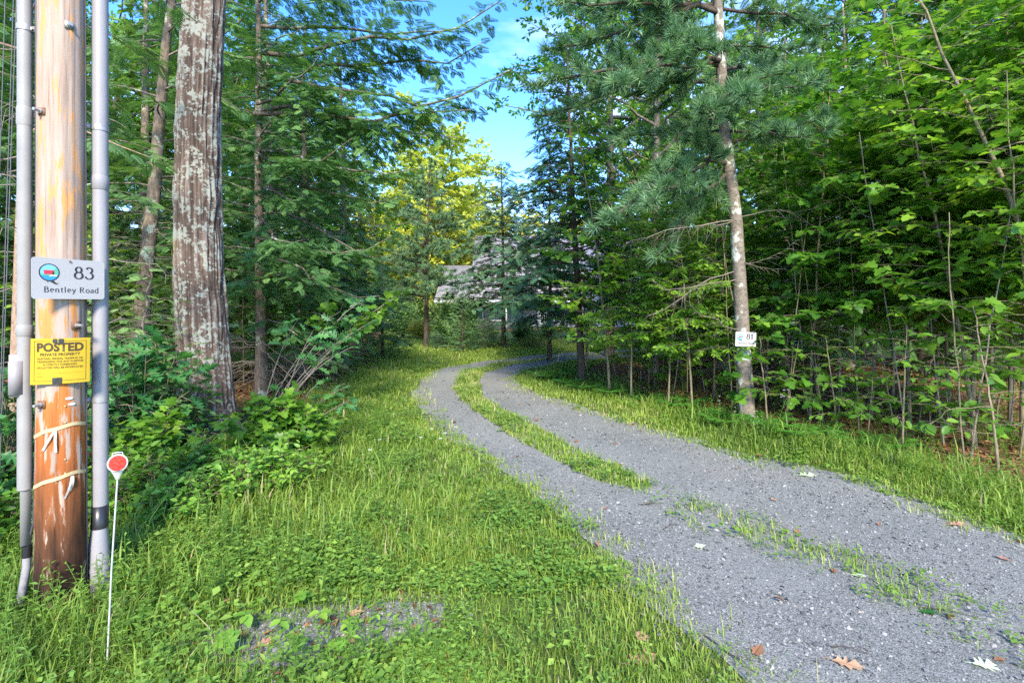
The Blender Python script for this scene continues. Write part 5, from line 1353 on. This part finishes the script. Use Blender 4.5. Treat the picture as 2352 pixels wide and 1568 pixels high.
# ------------------------------------------------------------------ saplings and brambles round the big trunk
STOCK['mapbush'] = bush('maple_bush', 81, .75, .95, 34, T_MAPLE, 'maple', .135, .10, .06, flat=.35, tint0=.55, spread=.75)
STOCK['oakbush'] = bush('oak_bush', 82, .65, 1.1, 28, T_OAK, 'oak', .16, .11, .065, flat=.4, tint0=.55, spread=.6)
STOCK['bramble'] = bush('bramble', 83, .55, .55, 40, T_BEECH, 'bramble', .085, .06, .04, flat=.45, tint0=.55, spread=.8)
STOCK['bramble_d'] = bush('dark_bramble', 84, .6, .6, 36, T_BEECH, 'maple', .09, .06, .04, flat=.4, tint0=.5, spread=.8)
BUSH = [('mapbush', 625, 5.9, .85, 'maple_bush', 'full maple bush at the foot of the lichened trunk'), ('mapbush', 705, 6.0, .7, 'maple_bush', 'smaller maple bush on the grass side of the lichened trunk'),
        ('mapbush', 345, 5.0, .8, 'maple_bush', 'maple bush between the red reflector and the lichened trunk'), ('oakbush', 325, 5.7, 1.25, 'oak_bush', 'tall oak bush behind the grey conduit elbow'),
        ('oakbush', 15, 4.3, 1.1, 'oak_bush', 'dark oak bush behind the cable guard of the pole'), ('mapbush', 60, 5.2, .9, 'maple_bush', 'low maple bush seen past the pole base'),
        ('bramble', 545, 4.75, .8, 'bramble_bush', 'yellow green bramble in front of the maple bush'), ('bramble', 640, 5.0, .8, 'bramble_bush', 'pale bramble creeping out from the maple bush'),
        ('bramble_d', 440, 4.9, .7, 'bramble_bush', 'deep green bramble beside the red reflector'), ('bramble_d', 300, 4.4, .9, 'bramble_bush', 'deep green bramble behind the white marker rod'),
        ('bramble', 420, 4.3, .7, 'bramble_bush', 'low light bramble in the tall grass by the marker'), ('bramble_d', 5, 3.9, .8, 'bramble_bush', 'dark bramble behind the base of the pole'),
        ('oakbush', 425, 6.2, .6, 'oak_bush', 'oak bush pressed against the lichened trunk')]
for k, px, d, s, nm, lb in BUSH:
    put(k, px, d, s, name=nm, label=lb, cat='bush', parts=('stems', 'foliage'), group='bushes round the lichened trunk')
# arching oak sapling between trunk and lawn: few stems, big leaves
rz_ = np.random.default_rng(6)
def arching(name, base, tips, leaf, mat, T, seed, label, n_bare=6):
    r = np.random.default_rng(seed); tr, cr = MB(), MB()
    P = []
    for e, sg in tips:
        e = V3(*e) - base; t = np.linspace(0, 1, 7)[:, None]
        p = e * t; p[:, 2] = e[2] * (1.5 * t - .5 * t ** 2)[:, 0] + sg * 4 * (t * (1 - t))[:, 0]
        P.append(p)
    P = np.stack(P); L = np.linalg.norm(np.diff(P, axis=1), axis=-1).sum(1)
    tr.tubes(P, np.linspace(1, .35, 7)[None] * .010, 6)
    broadleaf(cr, P, L, r, T, leaf, .09, .62, .28, .075, .45, .5, tr, 60)
    for q in range(n_bare):
        b = r.integers(len(P)); a, tg = interp_poly(P, np.array([b]), np.array([r.uniform(.2, .6)]))
        D = arcs(a, np.array([r.uniform(0, 6.28)]), np.array([r.uniform(.4, .9)]), np.array([.9]), np.array([.1]), r=r, wob=.08)
        tr.tubes(D, np.linspace(1, .3, 7)[None] * .005, 4)
    return plant(name, (tr.mesh(name + '_stems', M['twig'], True), cr.mesh(name + '_foliage', M[mat])), base, label, 'sapling', 'bushes round the lichened trunk', parts=('stems', 'foliage'))
arching('oak_sapling', np.array(GP(585, 7.0)), [((800, 770, 7.4), 0), ((740, 760, 7.0), 0), ((850, 740, 7.8), 0), ((800, 800, 6.9), 0), ((680, 740, 6.8), 0), ((830, 690, 8.4), .0)], .17, 'oak', T_OAK, 91, 'arching oak sapling with grey stems leaning over the lawn')
arching('oak_sapling', np.array(GP(640, 6.7)), [((790, 890, 6.6), 0), ((800, 920, 6.4), -.05), ((730, 880, 6.5), 0), ((640, 900, 6.3), .0)], .17, 'oak', T_OAK, 92, 'low oak sapling drooping broad leaves towards the driveway')
arching('maple_sprig', np.array(GP(640, 8.6)), [((900, 690, 9.2), 0), ((870, 720, 9.0), 0), ((930, 670, 9.6), 0), ((760, 700, 8.6), 0)], .15, 'maple', T_MAPLE, 93, 'dark maple sprig below the long hemlock boughs')

# ------------------------------------------------------------------ grass, weeds, gravel and litter (uncountable)
def dens_pts(peak, y0, ex, box, dens_fn, seed, margin=1.12):
    """random points: peak per square metre, thinning as (y0 / y) ** ex, times dens_fn (0..1)"""
    r = np.random.default_rng(seed)
    ye = np.geomspace(box[2], box[3], 25); xs, ys = [], []
    for a, b in zip(ye[:-1], ye[1:]):
        hw = margin * 1.03 * b + .4
        xa, xb = max(box[0], -hw), min(box[1], hw)
        n = int(peak * min(1, (y0 / a) ** ex) * (xb - xa) * (b - a))
        xs.append(r.uniform(xa, xb, n)); ys.append(r.uniform(a, b, n))
    x, y = np.concatenate(xs), np.concatenate(ys)
    k = r.random(len(x)) < dens_fn(x, y)
    return x[k], y[k], r
def zones(x, y):
    j1 = (fbm2(x, y, 3.0) - .5) * .5; j2 = (fbm2(x + 31, y + 7, 3.0) - .5) * .5
    xx, yy = x + j1, y + j2
    dr = in_poly(DRIVE, x + j1 * .6, y + j2 * .6)
    st = in_poly(STRIP, x + j1 * .3, y + j2 * .3) | in_poly(STRIP_FAR, x, y)
    wr, wl = in_poly(WOODS_R, xx, yy), in_poly(WOODS_L, xx, yy)
    e = np.random.default_rng(len(x)).normal(0, .085, (2, len(x)))
    return dr, st, wr, wl, in_poly(BARE, x + j1 * .6 + e[0], y + j2 * .6 + e[1])
def edge_dist(x, y):
    """distance to the driveway edge (coarse)"""
    C = np.vstack([DL[20:130:2], DR[20:130:2]])
    d = np.full(len(x), 9.0)
    for c in C: d = np.minimum(d, np.hypot(x - c[0], y - c[1]))
    return d
def wood_dist(x, y):
    C = np.vstack([WOODS_R[:8], WOODS_L[1:9]])
    d = np.full(len(x), 9.0)
    for P in (WOODS_R[:8], WOODS_L[1:9]):
        for a, b in zip(P[:-1], P[1:]):
            t = np.clip(((x - a[0]) * (b[0] - a[0]) + (y - a[1]) * (b[1] - a[1])) / (np.sum((b - a) ** 2)), 0, 1)
            d = np.minimum(d, np.hypot(x - a[0] - t * (b[0] - a[0]), y - a[1] - t * (b[1] - a[1])))
    return d
# sparse weeds that follow the faded middle of the drive
MID = smooth_curve([tuple(G(*p)) for p in [(1480, 1112), (1560, 1150), (1640, 1190), (1800, 1245), (1940, 1295), (2060, 1350), (2160, 1400), (2260, 1440), (2352, 1480)]], 60)
def mid_dist(x, y):
    d = np.full(len(x), 9.0)
    for c in MID: d = np.minimum(d, np.hypot(x - c[0], y - c[1]))
    return d
def grass_density(x, y):
    dr, st, wr, wl, ba = zones(x, y)
    patch = fbm2(x + 11, y + 5, 1.6)
    m = np.ones(len(x)) * (.30 + 1.2 * np.clip((patch - .3) * 2.4, 0, 1))
    m[dr] = 0
    ed = edge_dist(x, y)
    thin = np.clip(.22 + ed / .55, 0, 1)
    m = np.where(~dr, m * thin, 0)
    m = np.where(dr & st, .9, m)
    md = mid_dist(x, y)
    m = np.where(dr & ~st & (md < .34), .16 * np.clip(1 - md / .34, 0, 1) * (fbm2(x, y, 4.0) > .5) * 1.6, m)
    m = np.where(dr & ~st & (ed < .3) & (y < 14), np.maximum(m, .22 * np.clip(1 - ed / .3, 0, 1) * (fbm2(x + 5, y, 5.0) > .42)), m)
    m = np.where(wr | wl, .02 + .25 * np.clip(1 - wood_dist(x, y) / .8, 0, 1), m)
    m = np.where(ba, .10, m)
    m = np.where((y < 3.5) & (x > -2.3) & ~dr, m * .85, m)
    return m / 1.5
x, y, r = dens_pts(7800, 3.6, 1.35, (-13, 13, 2.1, 27), grass_density, 101)
wd = wood_dist(x, y); ed = edge_dist(x, y); dr, st, wr, wl, ba = zones(x, y)
hl = .035 + .06 * np.clip(ed / 1.6, 0, 1) + .05 * np.clip(1 - wd / 1.5, 0, 1) * (ed > .35)
hl = np.where((y > 9.5) & (x < 4), np.minimum(hl, .085), hl)
hl = np.where(dr, .06, hl)
hl = np.where((y < 3.6) & (x > -2.2), np.minimum(hl, .06), hl)
hl = np.where((x < -1.2) & (y < 6) & ~ba, hl + .03, hl)
hl = hl * r.lognormal(0, .38, len(x)) * (.7 + .6 * fbm2(x, y, 2.3))
tall = (r.random(len(x)) < .022) & ~dr & (y < 8)
hl = np.where(tall, hl * 1.9, hl)
hl = np.clip(hl, .02, .5)
wdt = .0030 * (np.maximum(y, 2.5) / 3.2) ** .75 * r.uniform(.7, 1.4, len(x)) * (1 + .5 * (hl > .2))
az = r.uniform(0, 2 * PI, len(x)); bend = r.uniform(.15, .95, len(x)) * hl
gz = hgt(x, y) + .004
dx, dy = np.cos(az), np.sin(az)
sx_, sy_ = -dy * wdt, dx * wdt
b0 = np.stack([x, y, gz - .004], -1)
sv = np.stack([sx_, sy_, np.zeros_like(x)], -1)
m1 = b0 + np.stack([dx * bend * .28, dy * bend * .28, hl * .58], -1)
t1 = b0 + np.stack([dx * bend, dy * bend, hl * (1 - .35 * (bend / hl) ** 2)], -1)
V = np.stack([b0 - sv, b0 + sv, m1 + sv * .85, m1 - sv * .85, t1], 1)
N = len(x)
ti = np.clip(.42 + .42 * (fbm2(x, y, .9) - .5) * 2 + r.normal(0, .17, N) - .10 * (hl > .16) + .18 * dr + .16 * (y > 9) + .15 * np.clip(1 - ed / .8, 0, 1), 0, .97)
ti = np.where(r.random(N) < .035, 1.0, ti)
mb = MB()
mb.add(V.reshape(-1, 3), (np.array([[0, 1, 2, 3]])[None] + (np.arange(N) * 5)[:, None, None]).reshape(-1, 4), 0, np.repeat(ti, 5))
mb.f.append((np.array([[3, 2, 4]])[None] + (np.arange(N) * 5)[:, None, None]).reshape(-1, 3)); mb.m.append(np.zeros(N))
print('grass', N)
tag(link('grass', mb.mesh('grass', M['grass'])), 'green grass growing on the verges, lawn and driveway middle', 'grass', kind='stuff')

# low broad-leaved weeds: rosettes
def weed_density(x, y):
    dr, st, wr, wl, ba = zones(x, y)
    m = np.clip((fbm2(x + 3, y + 17, 2.4) - .44) * 6, .10, 1.5)
    md = mid_dist(x, y)
    m = m * np.clip(edge_dist(x, y) / .7, .05, 1)
    m = np.where(dr & ~st, np.where(md < .3, .12, 0), m)
    m = np.where(wr | wl, .35 * np.clip(1.15 - wood_dist(x, y) / 1.3, 0.0, 1), m)
    m = np.where(ba, .10, m)
    return m / 1.5
x, y, r = dens_pts(1150, 3.6, 1.5, (-9, 11, 2.1, 16), weed_density, 102)
nl = 6; N = len(x)
sz = np.repeat(r.lognormal(math.log(.026), .38, N) * (np.maximum(y, 3) / 4) ** .3, nl)
a = np.tile(np.arange(nl) * 2 * PI / nl, N) + np.repeat(r.uniform(0, 6, N), nl) + r.normal(0, .3, N * nl)
st_h = np.repeat(r.uniform(.01, .12, N) * (1 + .8 * (x < -1)), nl) * r.uniform(.4, 1.1, N * nl)
off = sz * r.uniform(.2, 1.3, N * nl)
T = np.stack([np.repeat(x, nl) + np.cos(a) * off, np.repeat(y, nl) + np.sin(a) * off, np.repeat(hgt(x, y), nl) + st_h + .01], -1)
d = np.stack([np.cos(a), np.sin(a), r.uniform(-.2, .5, N * nl)], -1)
R = frames(d, norm(np.array([0, 0, 1.]) + r.normal(0, .2, (N * nl, 3)))) * (sz * r.uniform(.7, 1.2, N * nl))[:, None, None]
mb = MB().inst(*T_SIMPLE, R * np.array([1, 1.35, 1]), T, 0, np.clip(np.repeat(.5 + .7 * (fbm2(x, y, 1.1) - .5) + r.normal(0, .2, N), nl), 0, 1))
# feathery taller weeds
def tall_density(x, y):
    dr, st, wr, wl, ba = zones(x, y)
    ed = edge_dist(x, y); wd = wood_dist(x, y)
    m = np.clip((ed - .45) / .8, 0, 1) * np.clip((fbm2(x + 50, y, 1.1) - .38) * 5, 0, 1.4)
    m = np.where((y > 9) & (x < 3), 0, m)
    m = m + 1.6 * np.clip(1 - wd / .7, 0, 1) * (ed > .3)
    return np.where(dr | ba, 0, np.where(wr | wl, m * .5, m)) / 3
x, y, r = dens_pts(210, 4.5, 1.0, (-9, 11, 2.1, 13), tall_density, 103)
N = len(x); nl = 18
H = r.uniform(.16, .42, N) * np.where(x < -.5, 1.0, .8)
lean = r.normal(0, .18, (N, 2))
tt = np.tile(np.linspace(.2, 1, nl), N); b = np.repeat(np.arange(N), nl)
T = np.stack([x[b] + lean[b, 0] * tt * H[b], y[b] + lean[b, 1] * tt * H[b], hgt(x, y)[b] + H[b] * tt], -1)
a = np.tile(np.arange(nl) * 2.399, N) + r.uniform(0, 6, N)[b]
d = np.stack([np.cos(a), np.sin(a), r.uniform(-.1, .7, N * nl)], -1)
sz = H[b] * .17 * (1.15 - .6 * tt) * r.uniform(.7, 1.2, N * nl)
R = frames(d, norm(np.array([0, 0, 1.]) + r.normal(0, .25, (N * nl, 3)))) * sz[:, None, None]
mb.inst(*T_SIMPLE, R * np.array([1, .62, 1]), T, 0, np.clip(.5 + r.normal(0, .2, N)[b], 0, 1))
P = np.stack([np.stack([x, y, hgt(x, y)], -1), np.stack([x + lean[:, 0] * H, y + lean[:, 1] * H, hgt(x, y) + H], -1)], 1)
mb.tubes(P, .0022, 3)
print('weeds', mb.ntri())
tag(link('weeds', mb.mesh('weeds', M['weed'])), 'low leafy weeds mixed into the grass verges', 'weeds', kind='stuff')

# loose crushed stones on the near drive and the bare patch
oct_v = np.array([[1, 0, 0], [0, 1, 0], [-1, 0, 0], [0, -1, 0], [.1, .1, .8], [0, 0, -.5]], float)
oct_f = np.array([[0, 1, 4], [1, 2, 4], [2, 3, 4], [3, 0, 4]])
def stone_density(x, y):
    dr, st, wr, wl, ba = zones(x, y)
    m = np.where(dr & ~st, 1.0, 0.0) * np.clip(fbm2(x + 2, y + 3, 1.5) * 1.7 - .25, .15, 1)
    m = np.maximum(m, ba * 2.2)
    m = np.maximum(m, (~dr & (edge_dist(x, y) < .35)) * .25)
    return m / 2.2
x, y, r = dens_pts(9200, 3.4, 1.7, (-3, 8, 2.1, 11), stone_density, 104)
N = len(x)
s = np.clip(r.lognormal(math.log(.0042), .5, N), .002, .016) * (np.maximum(y, 3) / 3.4) ** .35
q = r.normal(size=(N, 3, 3)); 
az = r.uniform(0, 2 * PI, N)
R = frames(np.stack([np.cos(az), np.sin(az), r.normal(0, .3, N)], -1), norm(np.array([0, 0, 1.]) + r.normal(0, .4, (N, 3))))
R = R * (s[:, None] * np.stack([r.uniform(.8, 1.6, N), r.uniform(.7, 1.2, N), r.uniform(.6, 1.1, N)], -1))[:, None, :]
mb = MB().inst(oct_v, oct_f, R, np.stack([x, y, hgt(x, y) + .006 + s * .25], -1), 0, r.random(N))
m, nt = mat_new('loose_stone')
at = nd(nt, 'ShaderNodeAttribute', attribute_name='tint')
rs_ = ramp(nt, [(0, (.058, .060, .056)), (.35, (.136, .139, .128)), (.75, (.218, .22, .203)), (.97, (.28, .272, .25)), (.998, (.38, .37, .34)), (1, (.30, .20, .13))]); nt.links.new(at.outputs['Fac'], rs_.inputs['Fac'])
out(nt, bsdf(nt, rs_.outputs['Color'], .8, .3).outputs[0]); M['stone'] = m
print('stones', N)
tag(link('loose_gravel', mb.mesh('loose_gravel', M['stone'])), 'loose bluish grey crushed stones scattered on the driveway', 'gravel', kind='stuff')

# leaf litter on the woodland floor, a few brown leaves in the grass
def litter_density(x, y):
    dr, st, wr, wl, ba = zones(x, y)
    m = np.where(wr | wl, 1.0, 0)
    m = np.where(ba, .4, m)
    return np.where(~(wr | wl | ba), np.where(dr, .008, .03), m)
x, y, r = dens_pts(150, 7, 1.2, (-13, 16, 2.1, 22), litter_density, 105)
N = len(x); az = r.uniform(0, 2 * PI, N)
R = frames(np.stack([np.cos(az), np.sin(az), r.normal(0, .2, N)], -1), norm(np.array([0, 0, 1.]) + r.normal(0, .35, (N, 3)))) * (r.uniform(.04, .11, N) * np.where(y < 6, .8, 1))[:, None, None]
half = y < 5.5
mb = MB()
zz = hgt(x, y) + .014 + r.uniform(0, .015, N)
T = np.stack([x, y, zz], -1)
mb.inst(T_OAK[0] * [1, 1, 2.0], T_OAK[1], R[half], T[half], 0, r.random(half.sum()))
mb.inst(T_SIMPLE[0] * [1, 1.2, 2.5], T_SIMPLE[1], R[~half], T[~half], 0, r.random((~half).sum()))
print('litter', N)
tag(link('leaf_litter', mb.mesh('leaf_litter', M['litter'])), 'brown dead leaves carpeting the woodland floor and strewn on the verges', 'leaf litter', kind='stuff')

# ------------------------------------------------------------------ countable small things
# fallen leaves on the drive
def fallen(kind, px, py, size, rz, mat, label, curl=.10):
    o_, f_ = tmpl_leaf(kind, curl, -.04)
    ol = leaf_outline(kind)
    v = o_ * size; v[:, 2] += .02 * size * np.sin(v[:, 0] / size * 9)
    mb = MB().add(v, f_, 0, .62)
    mb.tubes(np.array([(-.28 * size, .03 * size, .0), (0, 0, .005), (.9 * size, 0, v[:, 2].min() * .2 + .004)]), .0016, 4, 0, .35)
    xx, yy = G(px, py)
    o = link('fallen_leaf', mb.mesh('fallen_leaf', M[mat]), None, (xx, yy, float(hgt(xx, yy)) + .018), (r_.normal(0, .1), r_.normal(0, .1), rz))
    return tag(o, label, 'leaf', 'fallen leaves on and beside the driveway')
M['pale_leaf'] = leafmat('pale_green_leaf', [(0, (.33, .42, .25)), (1, (.55, .62, .40))], .2, .6)
M['green_leaf'] = leafmat('green_fallen_leaf', [(0, (.04, .14, .03)), (1, (.07, .22, .05))], .2, .4)
M['tan_leaf'] = leafmat('tan_dead_leaf', [(0, (.26, .14, .08)), (1, (.58, .33, .20))], .15, .7)
for a in [('oak', 1910, 1533, .15, -.35, 'tan_leaf', 'curled tan oak leaf lying on the bare gravel'), ('oak', 2235, 1528, .15, .05, 'pale_leaf', 'pale green oak leaf lying on the gravel'), ('maple', 2145, 1408, .09, 2.4, 'green_leaf', 'dark green maple leaf lying on the drive weeds'),
          ('oak', 1440, 1530, .19, .35, 'tan_leaf', 'large tan dead leaf lying in the verge grass'), ('maple', 1475, 1480, .08, 1.5, 'tan_leaf', 'small tan curled leaf beside the large dead leaf'), ('maple', 1600, 1252, .07, .2, 'pale_leaf', 'small pale green leaf on the wheel track'),
          ('beech', 1915, 1312, .08, 1.0, 'litter', 'brown leaf beside the weed clump on the drive'), ('beech', 1955, 1318, .10, -.2, 'pale_leaf', 'narrow pale leaf beside the weed clump on the drive'), ('maple', 1736, 1520, .07, .7, 'litter', 'brown crumpled leaf at the gravel edge'),
          ('oak', 2320, 1300, .08, 1.9, 'tan_leaf', 'small reddish leaf on the far wheel track'), ('oak', 2180, 1212, .13, -.1, 'tan_leaf', 'tan leaf on the dusty verge of the far track'), ('oak', 2270, 1218, .15, .2, 'pale_leaf', 'pale flat leaf on the verge grass of the far track'),
          ('oak', 1835, 1092, .22, .1, 'pale_leaf', 'pale dried frond on the verge below the white pine'), ('oak', 1090, 1235, .12, .4, 'litter', 'brown oak leaf among the verge weeds'), ('oak', 585, 1500, .12, .9, 'tan_leaf', 'tan oak leaf on the bare gravel patch'),
          ('oak', 700, 1475, .13, 2.9, 'litter', 'brown oak leaf in the middle of the bare gravel patch'), ('maple', 800, 1420, .09, .3, 'tan_leaf', 'tan maple leaf on the far rim of the bare gravel patch'), ('oak', 860, 1515, .12, 2.0, 'litter', 'rust brown oak leaf beside the bare gravel patch')]:
    fallen(*a)
# twigs on the drive
for k, (px, py, ln, rz, lb) in enumerate([(2110, 1390, .30, -.5, 'dark curved twig beside the green maple leaf on the drive'), (1620, 1470, .34, -1.2, 'dark twig along the grassy edge of the drive'), (1525, 1210, .2, .5, 'short dark twig on the wheel track'), (1910, 1500, .16, -.6, 'short reddish twig near the curled tan oak leaf'), (1465, 1150, .26, .1, 'thin twig at the faded end of the grass strip')]):
    t = np.linspace(0, 1, 8); P = np.column_stack([t * ln, np.cumsum(rs.normal(0, .008, 8)), .006 + .01 * np.sin(t * 3)])
    mb = MB().tubes(P, .004 * (1 - .6 * t), 5); mb.tubes(np.array([P[4], P[4] + [.05, .04, .01], P[4] + [.09, .06, .012]]), [.002, .0015, .001], 4)
    xx, yy = G(px, py)
    tag(link('twig', mb.mesh('twig', M['bark_dark'], True), None, (xx, yy, float(hgt(xx, yy)) + .008), (0, 0, rz)), lb, 'twig', 'twigs lying on the driveway')
# ferns
def fern_mesh(seed, nf=8):
    r = np.random.default_rng(seed); mb = MB()
    for q in range(nf):
        a = q * 2 * PI / nf + r.normal(0, .2); L = r.uniform(.45, .7)
        n = 15; t = np.linspace(0, 1, n)
        P = np.column_stack([np.cos(a) * L * .85 * t, np.sin(a) * L * .85 * t, L * (1.05 * t - .75 * t ** 2)])
        mb.tubes(P, .003 * (1 - .7 * t), 3, 0, .3)
        tg = norm(np.gradient(P, axis=0)); lat = norm(np.cross(np.tile([0, 0, 1.0], (n, 1)), tg))
        for s in (-1, 1):
            d = norm(lat * s + tg * .45 - np.array([0, 0, .12])); l = L * .26 * np.sin(PI * np.clip(t * .9 + .12, 0, 1)) ** .8
            R = frames(d[1:], np.tile([0, 0, 1.0], (n - 1, 1))) * l[1:, None, None] * np.array([1, .55, 1])
            mb.inst(*T_SIMPLE, R, P[1:], 0, np.clip(.5 + r.normal(0, .15, n - 1), 0, 1))
    return mb.mesh('fern', M['fern'])
FERN = [fern_mesh(1), fern_mesh(2, 7), fern_mesh(3, 9)]
for q, (px, py, s) in enumerate([(1265, 875, 1.2), (1300, 890, 1.1), (1340, 905, 1.0), (1290, 868, 1.1), (1245, 868, 1.0), (1560, 945, 1.0), (1580, 935, 1.2), (1620, 965, 1.0), (1660, 985, .9), (1680, 970, 1.1), (1780, 1000, 1.0), (1830, 1015, .9), (1760, 985, 1.1), (1880, 1010, 1.0), (1400, 915, .9), (1480, 930, .9), (1960, 1030, .9), (2040, 1045, .9)]):
    xx, yy = G(px, py)
    o = link('fern', FERN[q % 3], None, (xx, yy, float(hgt(xx, yy))), (0, 0, r_.uniform(0, 6.28))); o.scale = (s * .85,) * 3
    tag(o, 'green fern arching out of the grass along the shaded woods edge', 'fern', 'ferns along the woods edge')
# white asters and tall verge weeds
def aster_mesh(seed, white=True):
    r = np.random.default_rng(seed); mb = MB(); H = .55
    n = 8; t = np.linspace(0, 1, n); P = np.column_stack([.12 * t ** 2, .04 * t, H * t]); mb.tubes(P, .003 * (1 - .5 * t), 4, 0, .4)
    q, tg = interp_poly(P[None], np.zeros(22, int), np.linspace(.15, .92, 22)); a = np.arange(22) * 2.4
    mb.inst(*T_SIMPLE, frames(np.stack([np.cos(a), np.sin(a), np.full(22, .4)], -1), np.tile([0, 0, 1.], (22, 1))) * (.075 * np.linspace(1, .5, 22))[:, None, None] * np.array([1, .6, 1]), q, 0, r.random(22))
    if white:
        for k in range(7):
            c = P[-1] + r.normal(0, .035, 3); a = np.arange(8) * PI / 4
            mb.inst(*T_SIMPLE, frames(np.stack([np.cos(a), np.sin(a), np.full(8, .25)], -1), np.tile([0, -.5, .8], (8, 1))) * .014, np.tile(c, (8, 1)), 1)
    return mb.mesh('aster', [M['weed'], M['white_plastic']])
AS, GRD = aster_mesh(1), aster_mesh(2, False)
for px, py, s in [(1785, 1020, 1.15), (1720, 1030, .8), (1650, 990, .8), (1225, 900, .7), (1690, 1010, .7)]:
    xx, yy = G(px, py); o = link('aster', AS, None, (xx, yy, float(hgt(xx, yy))), (0, 0, r_.uniform(-1, 1))); o.scale = (s,) * 3
    tag(o, 'leafy stalk with small white flowers by the woods edge', 'wildflower', 'white flowered stalks along the woods edge')
for q in range(22):
    px = 1480 + 40 * q + r_.uniform(-15, 15); py = np.interp(px, [1340, 1570, 1720, 1900, 2100, 2352], [872, 965, 1010, 1050, 1105, 1180]) + r_.uniform(-5, 22)
    xx, yy = G(px, py); o = link('verge_weed', GRD, None, (xx, yy, float(hgt(xx, yy))), (r_.normal(0, .1), r_.normal(0, .1), r_.uniform(0, 6))); o.scale = (r_.uniform(.6, 1.0),) * 3
    tag(o, 'upright leafy green weed stalk on the verge before the shaded woods', 'weed', 'weed stalks on the shaded verge')
# daisies in the left verge
dm = MB(); a = np.arange(12) * PI / 6
dm.tubes(np.array([(0, 0, 0), (.01, 0, .13), (.012, 0, .26)]), .0018, 4, 0)
dm.inst(*T_SIMPLE, frames(np.stack([np.cos(a), np.sin(a), np.full(12, .15)], -1), np.tile([0, -.6, .8], (12, 1))) * .022, np.tile([.012, 0, .262], (12, 1)), 1)
dm = dm.mesh('daisy', [M['weed'], M['white_plastic']])
for px, py in [(990, 1035), (1020, 1045), (965, 1060), (1010, 1062), (870, 1065), (848, 1090), (1045, 1025)]:
    xx, yy = G(px, py); tag(link('daisy', dm, None, (xx, yy, float(hgt(xx, yy))), (0, 0, r_.uniform(-.5, .5))), 'small white daisy in the verge grass beside the wheel track', 'daisy', 'daisies in the verge grass')
# broad leaved seedlings on the bare patch
seed_leaf = MB().add(T_BEECH[0] * [1, 1.25, 1.4], T_BEECH[1], 0, .62).mesh('leaf', M['bramble'])
seed_leaf2 = MB().add(T_MAPLE[0], T_MAPLE[1], 0, .5).mesh('leaf', M['bramble'])
for k, (px, py, H, lf, nl_) in enumerate([(740, 1465, .14, .075, 4), (640, 1480, .12, .07, 4), (560, 1470, .13, .08, 5), (520, 1515, .12, .09, 4), (690, 1520, .10, .06, 4), (800, 1470, .09, .06, 5), (470, 1450, .13, .07, 4), (690, 1420, .13, .07, 5), (590, 1425, .12, .06, 4), (860, 1440, .08, .05, 4), (385, 1440, .14, .09, 4), (780, 1515, .1, .06, 4), (320, 1455, .12, .08, 4)]):
    xx, yy = G(px, py)
    s = thing('seedling', (xx, yy, float(hgt(xx, yy))), 'pale broad leaved seedling sprouting on the bare gravel patch by the grass', 'seedling', 'seedlings on the bare gravel patch', r_.uniform(0, 6))
    link('stem', MB().tubes(np.array([(0, 0, 0), (.01, .005, H * .6), (.012, 0, H)]), .0022, 4, 0, .3).mesh('stem', M['bramble']), s)
    for q in range(nl_):
        a = q * 2 * PI / nl_ + r_.normal(0, .25); l_o = link('leaf', [seed_leaf, seed_leaf2][k % 4 == 3], s, (.012, 0, H - .008 * (q % 2)), (r_.normal(0, .2), r_.normal(.05, .15), a)); l_o.scale = (lf * r_.uniform(.8, 1.15),) * 3
# grass tufts at the foot of the pole
for q, (px, d, s) in enumerate([(125, 2.86, 1.0), (175, 2.84, .9), (90, 2.9, .8)]):
    r = np.random.default_rng(200 + q); mb = MB()
    for k in range(26):
        a = r.uniform(0, 6.28); L = r.uniform(.16, .40) * s; n = 6; t = np.linspace(0, 1, n); bd = r.uniform(.15, .55)
        P = np.column_stack([np.cos(a) * L * bd * t ** 1.6, np.sin(a) * L * bd * t ** 1.6, L * (t - .25 * bd * t ** 2)]) + [r.normal(0, .02), r.normal(0, .02), 0]
        sd = np.array([-math.sin(a), math.cos(a), 0]) * .0045 * (1.02 - t)[:, None]
        mb.add(np.vstack([P - sd, P + sd]), [[i_, i_ + 1, n + i_ + 1, n + i_] for i_ in range(n - 1)], 0, np.clip(r.normal(.6, .15), 0, .95))
    o = link('grass_tuft', mb.mesh('grass_tuft', M['grass']), None, GP(px, d))
    tag(o, 'tuft of long grass blades at the foot of the utility pole', 'grass tuft', 'grass tufts at the pole foot')
tot = sum(sum(len(p.vertices) - 2 for p in me.polygons) if len(me.polygons) < 2000 else len(me.loops) - 2 * len(me.polygons) for me in bpy.data.meshes)
print('TRIS', tot, {k: (len(v[1].loops) - 2 * len(v[1].polygons)) for k, v in STOCK.items()})
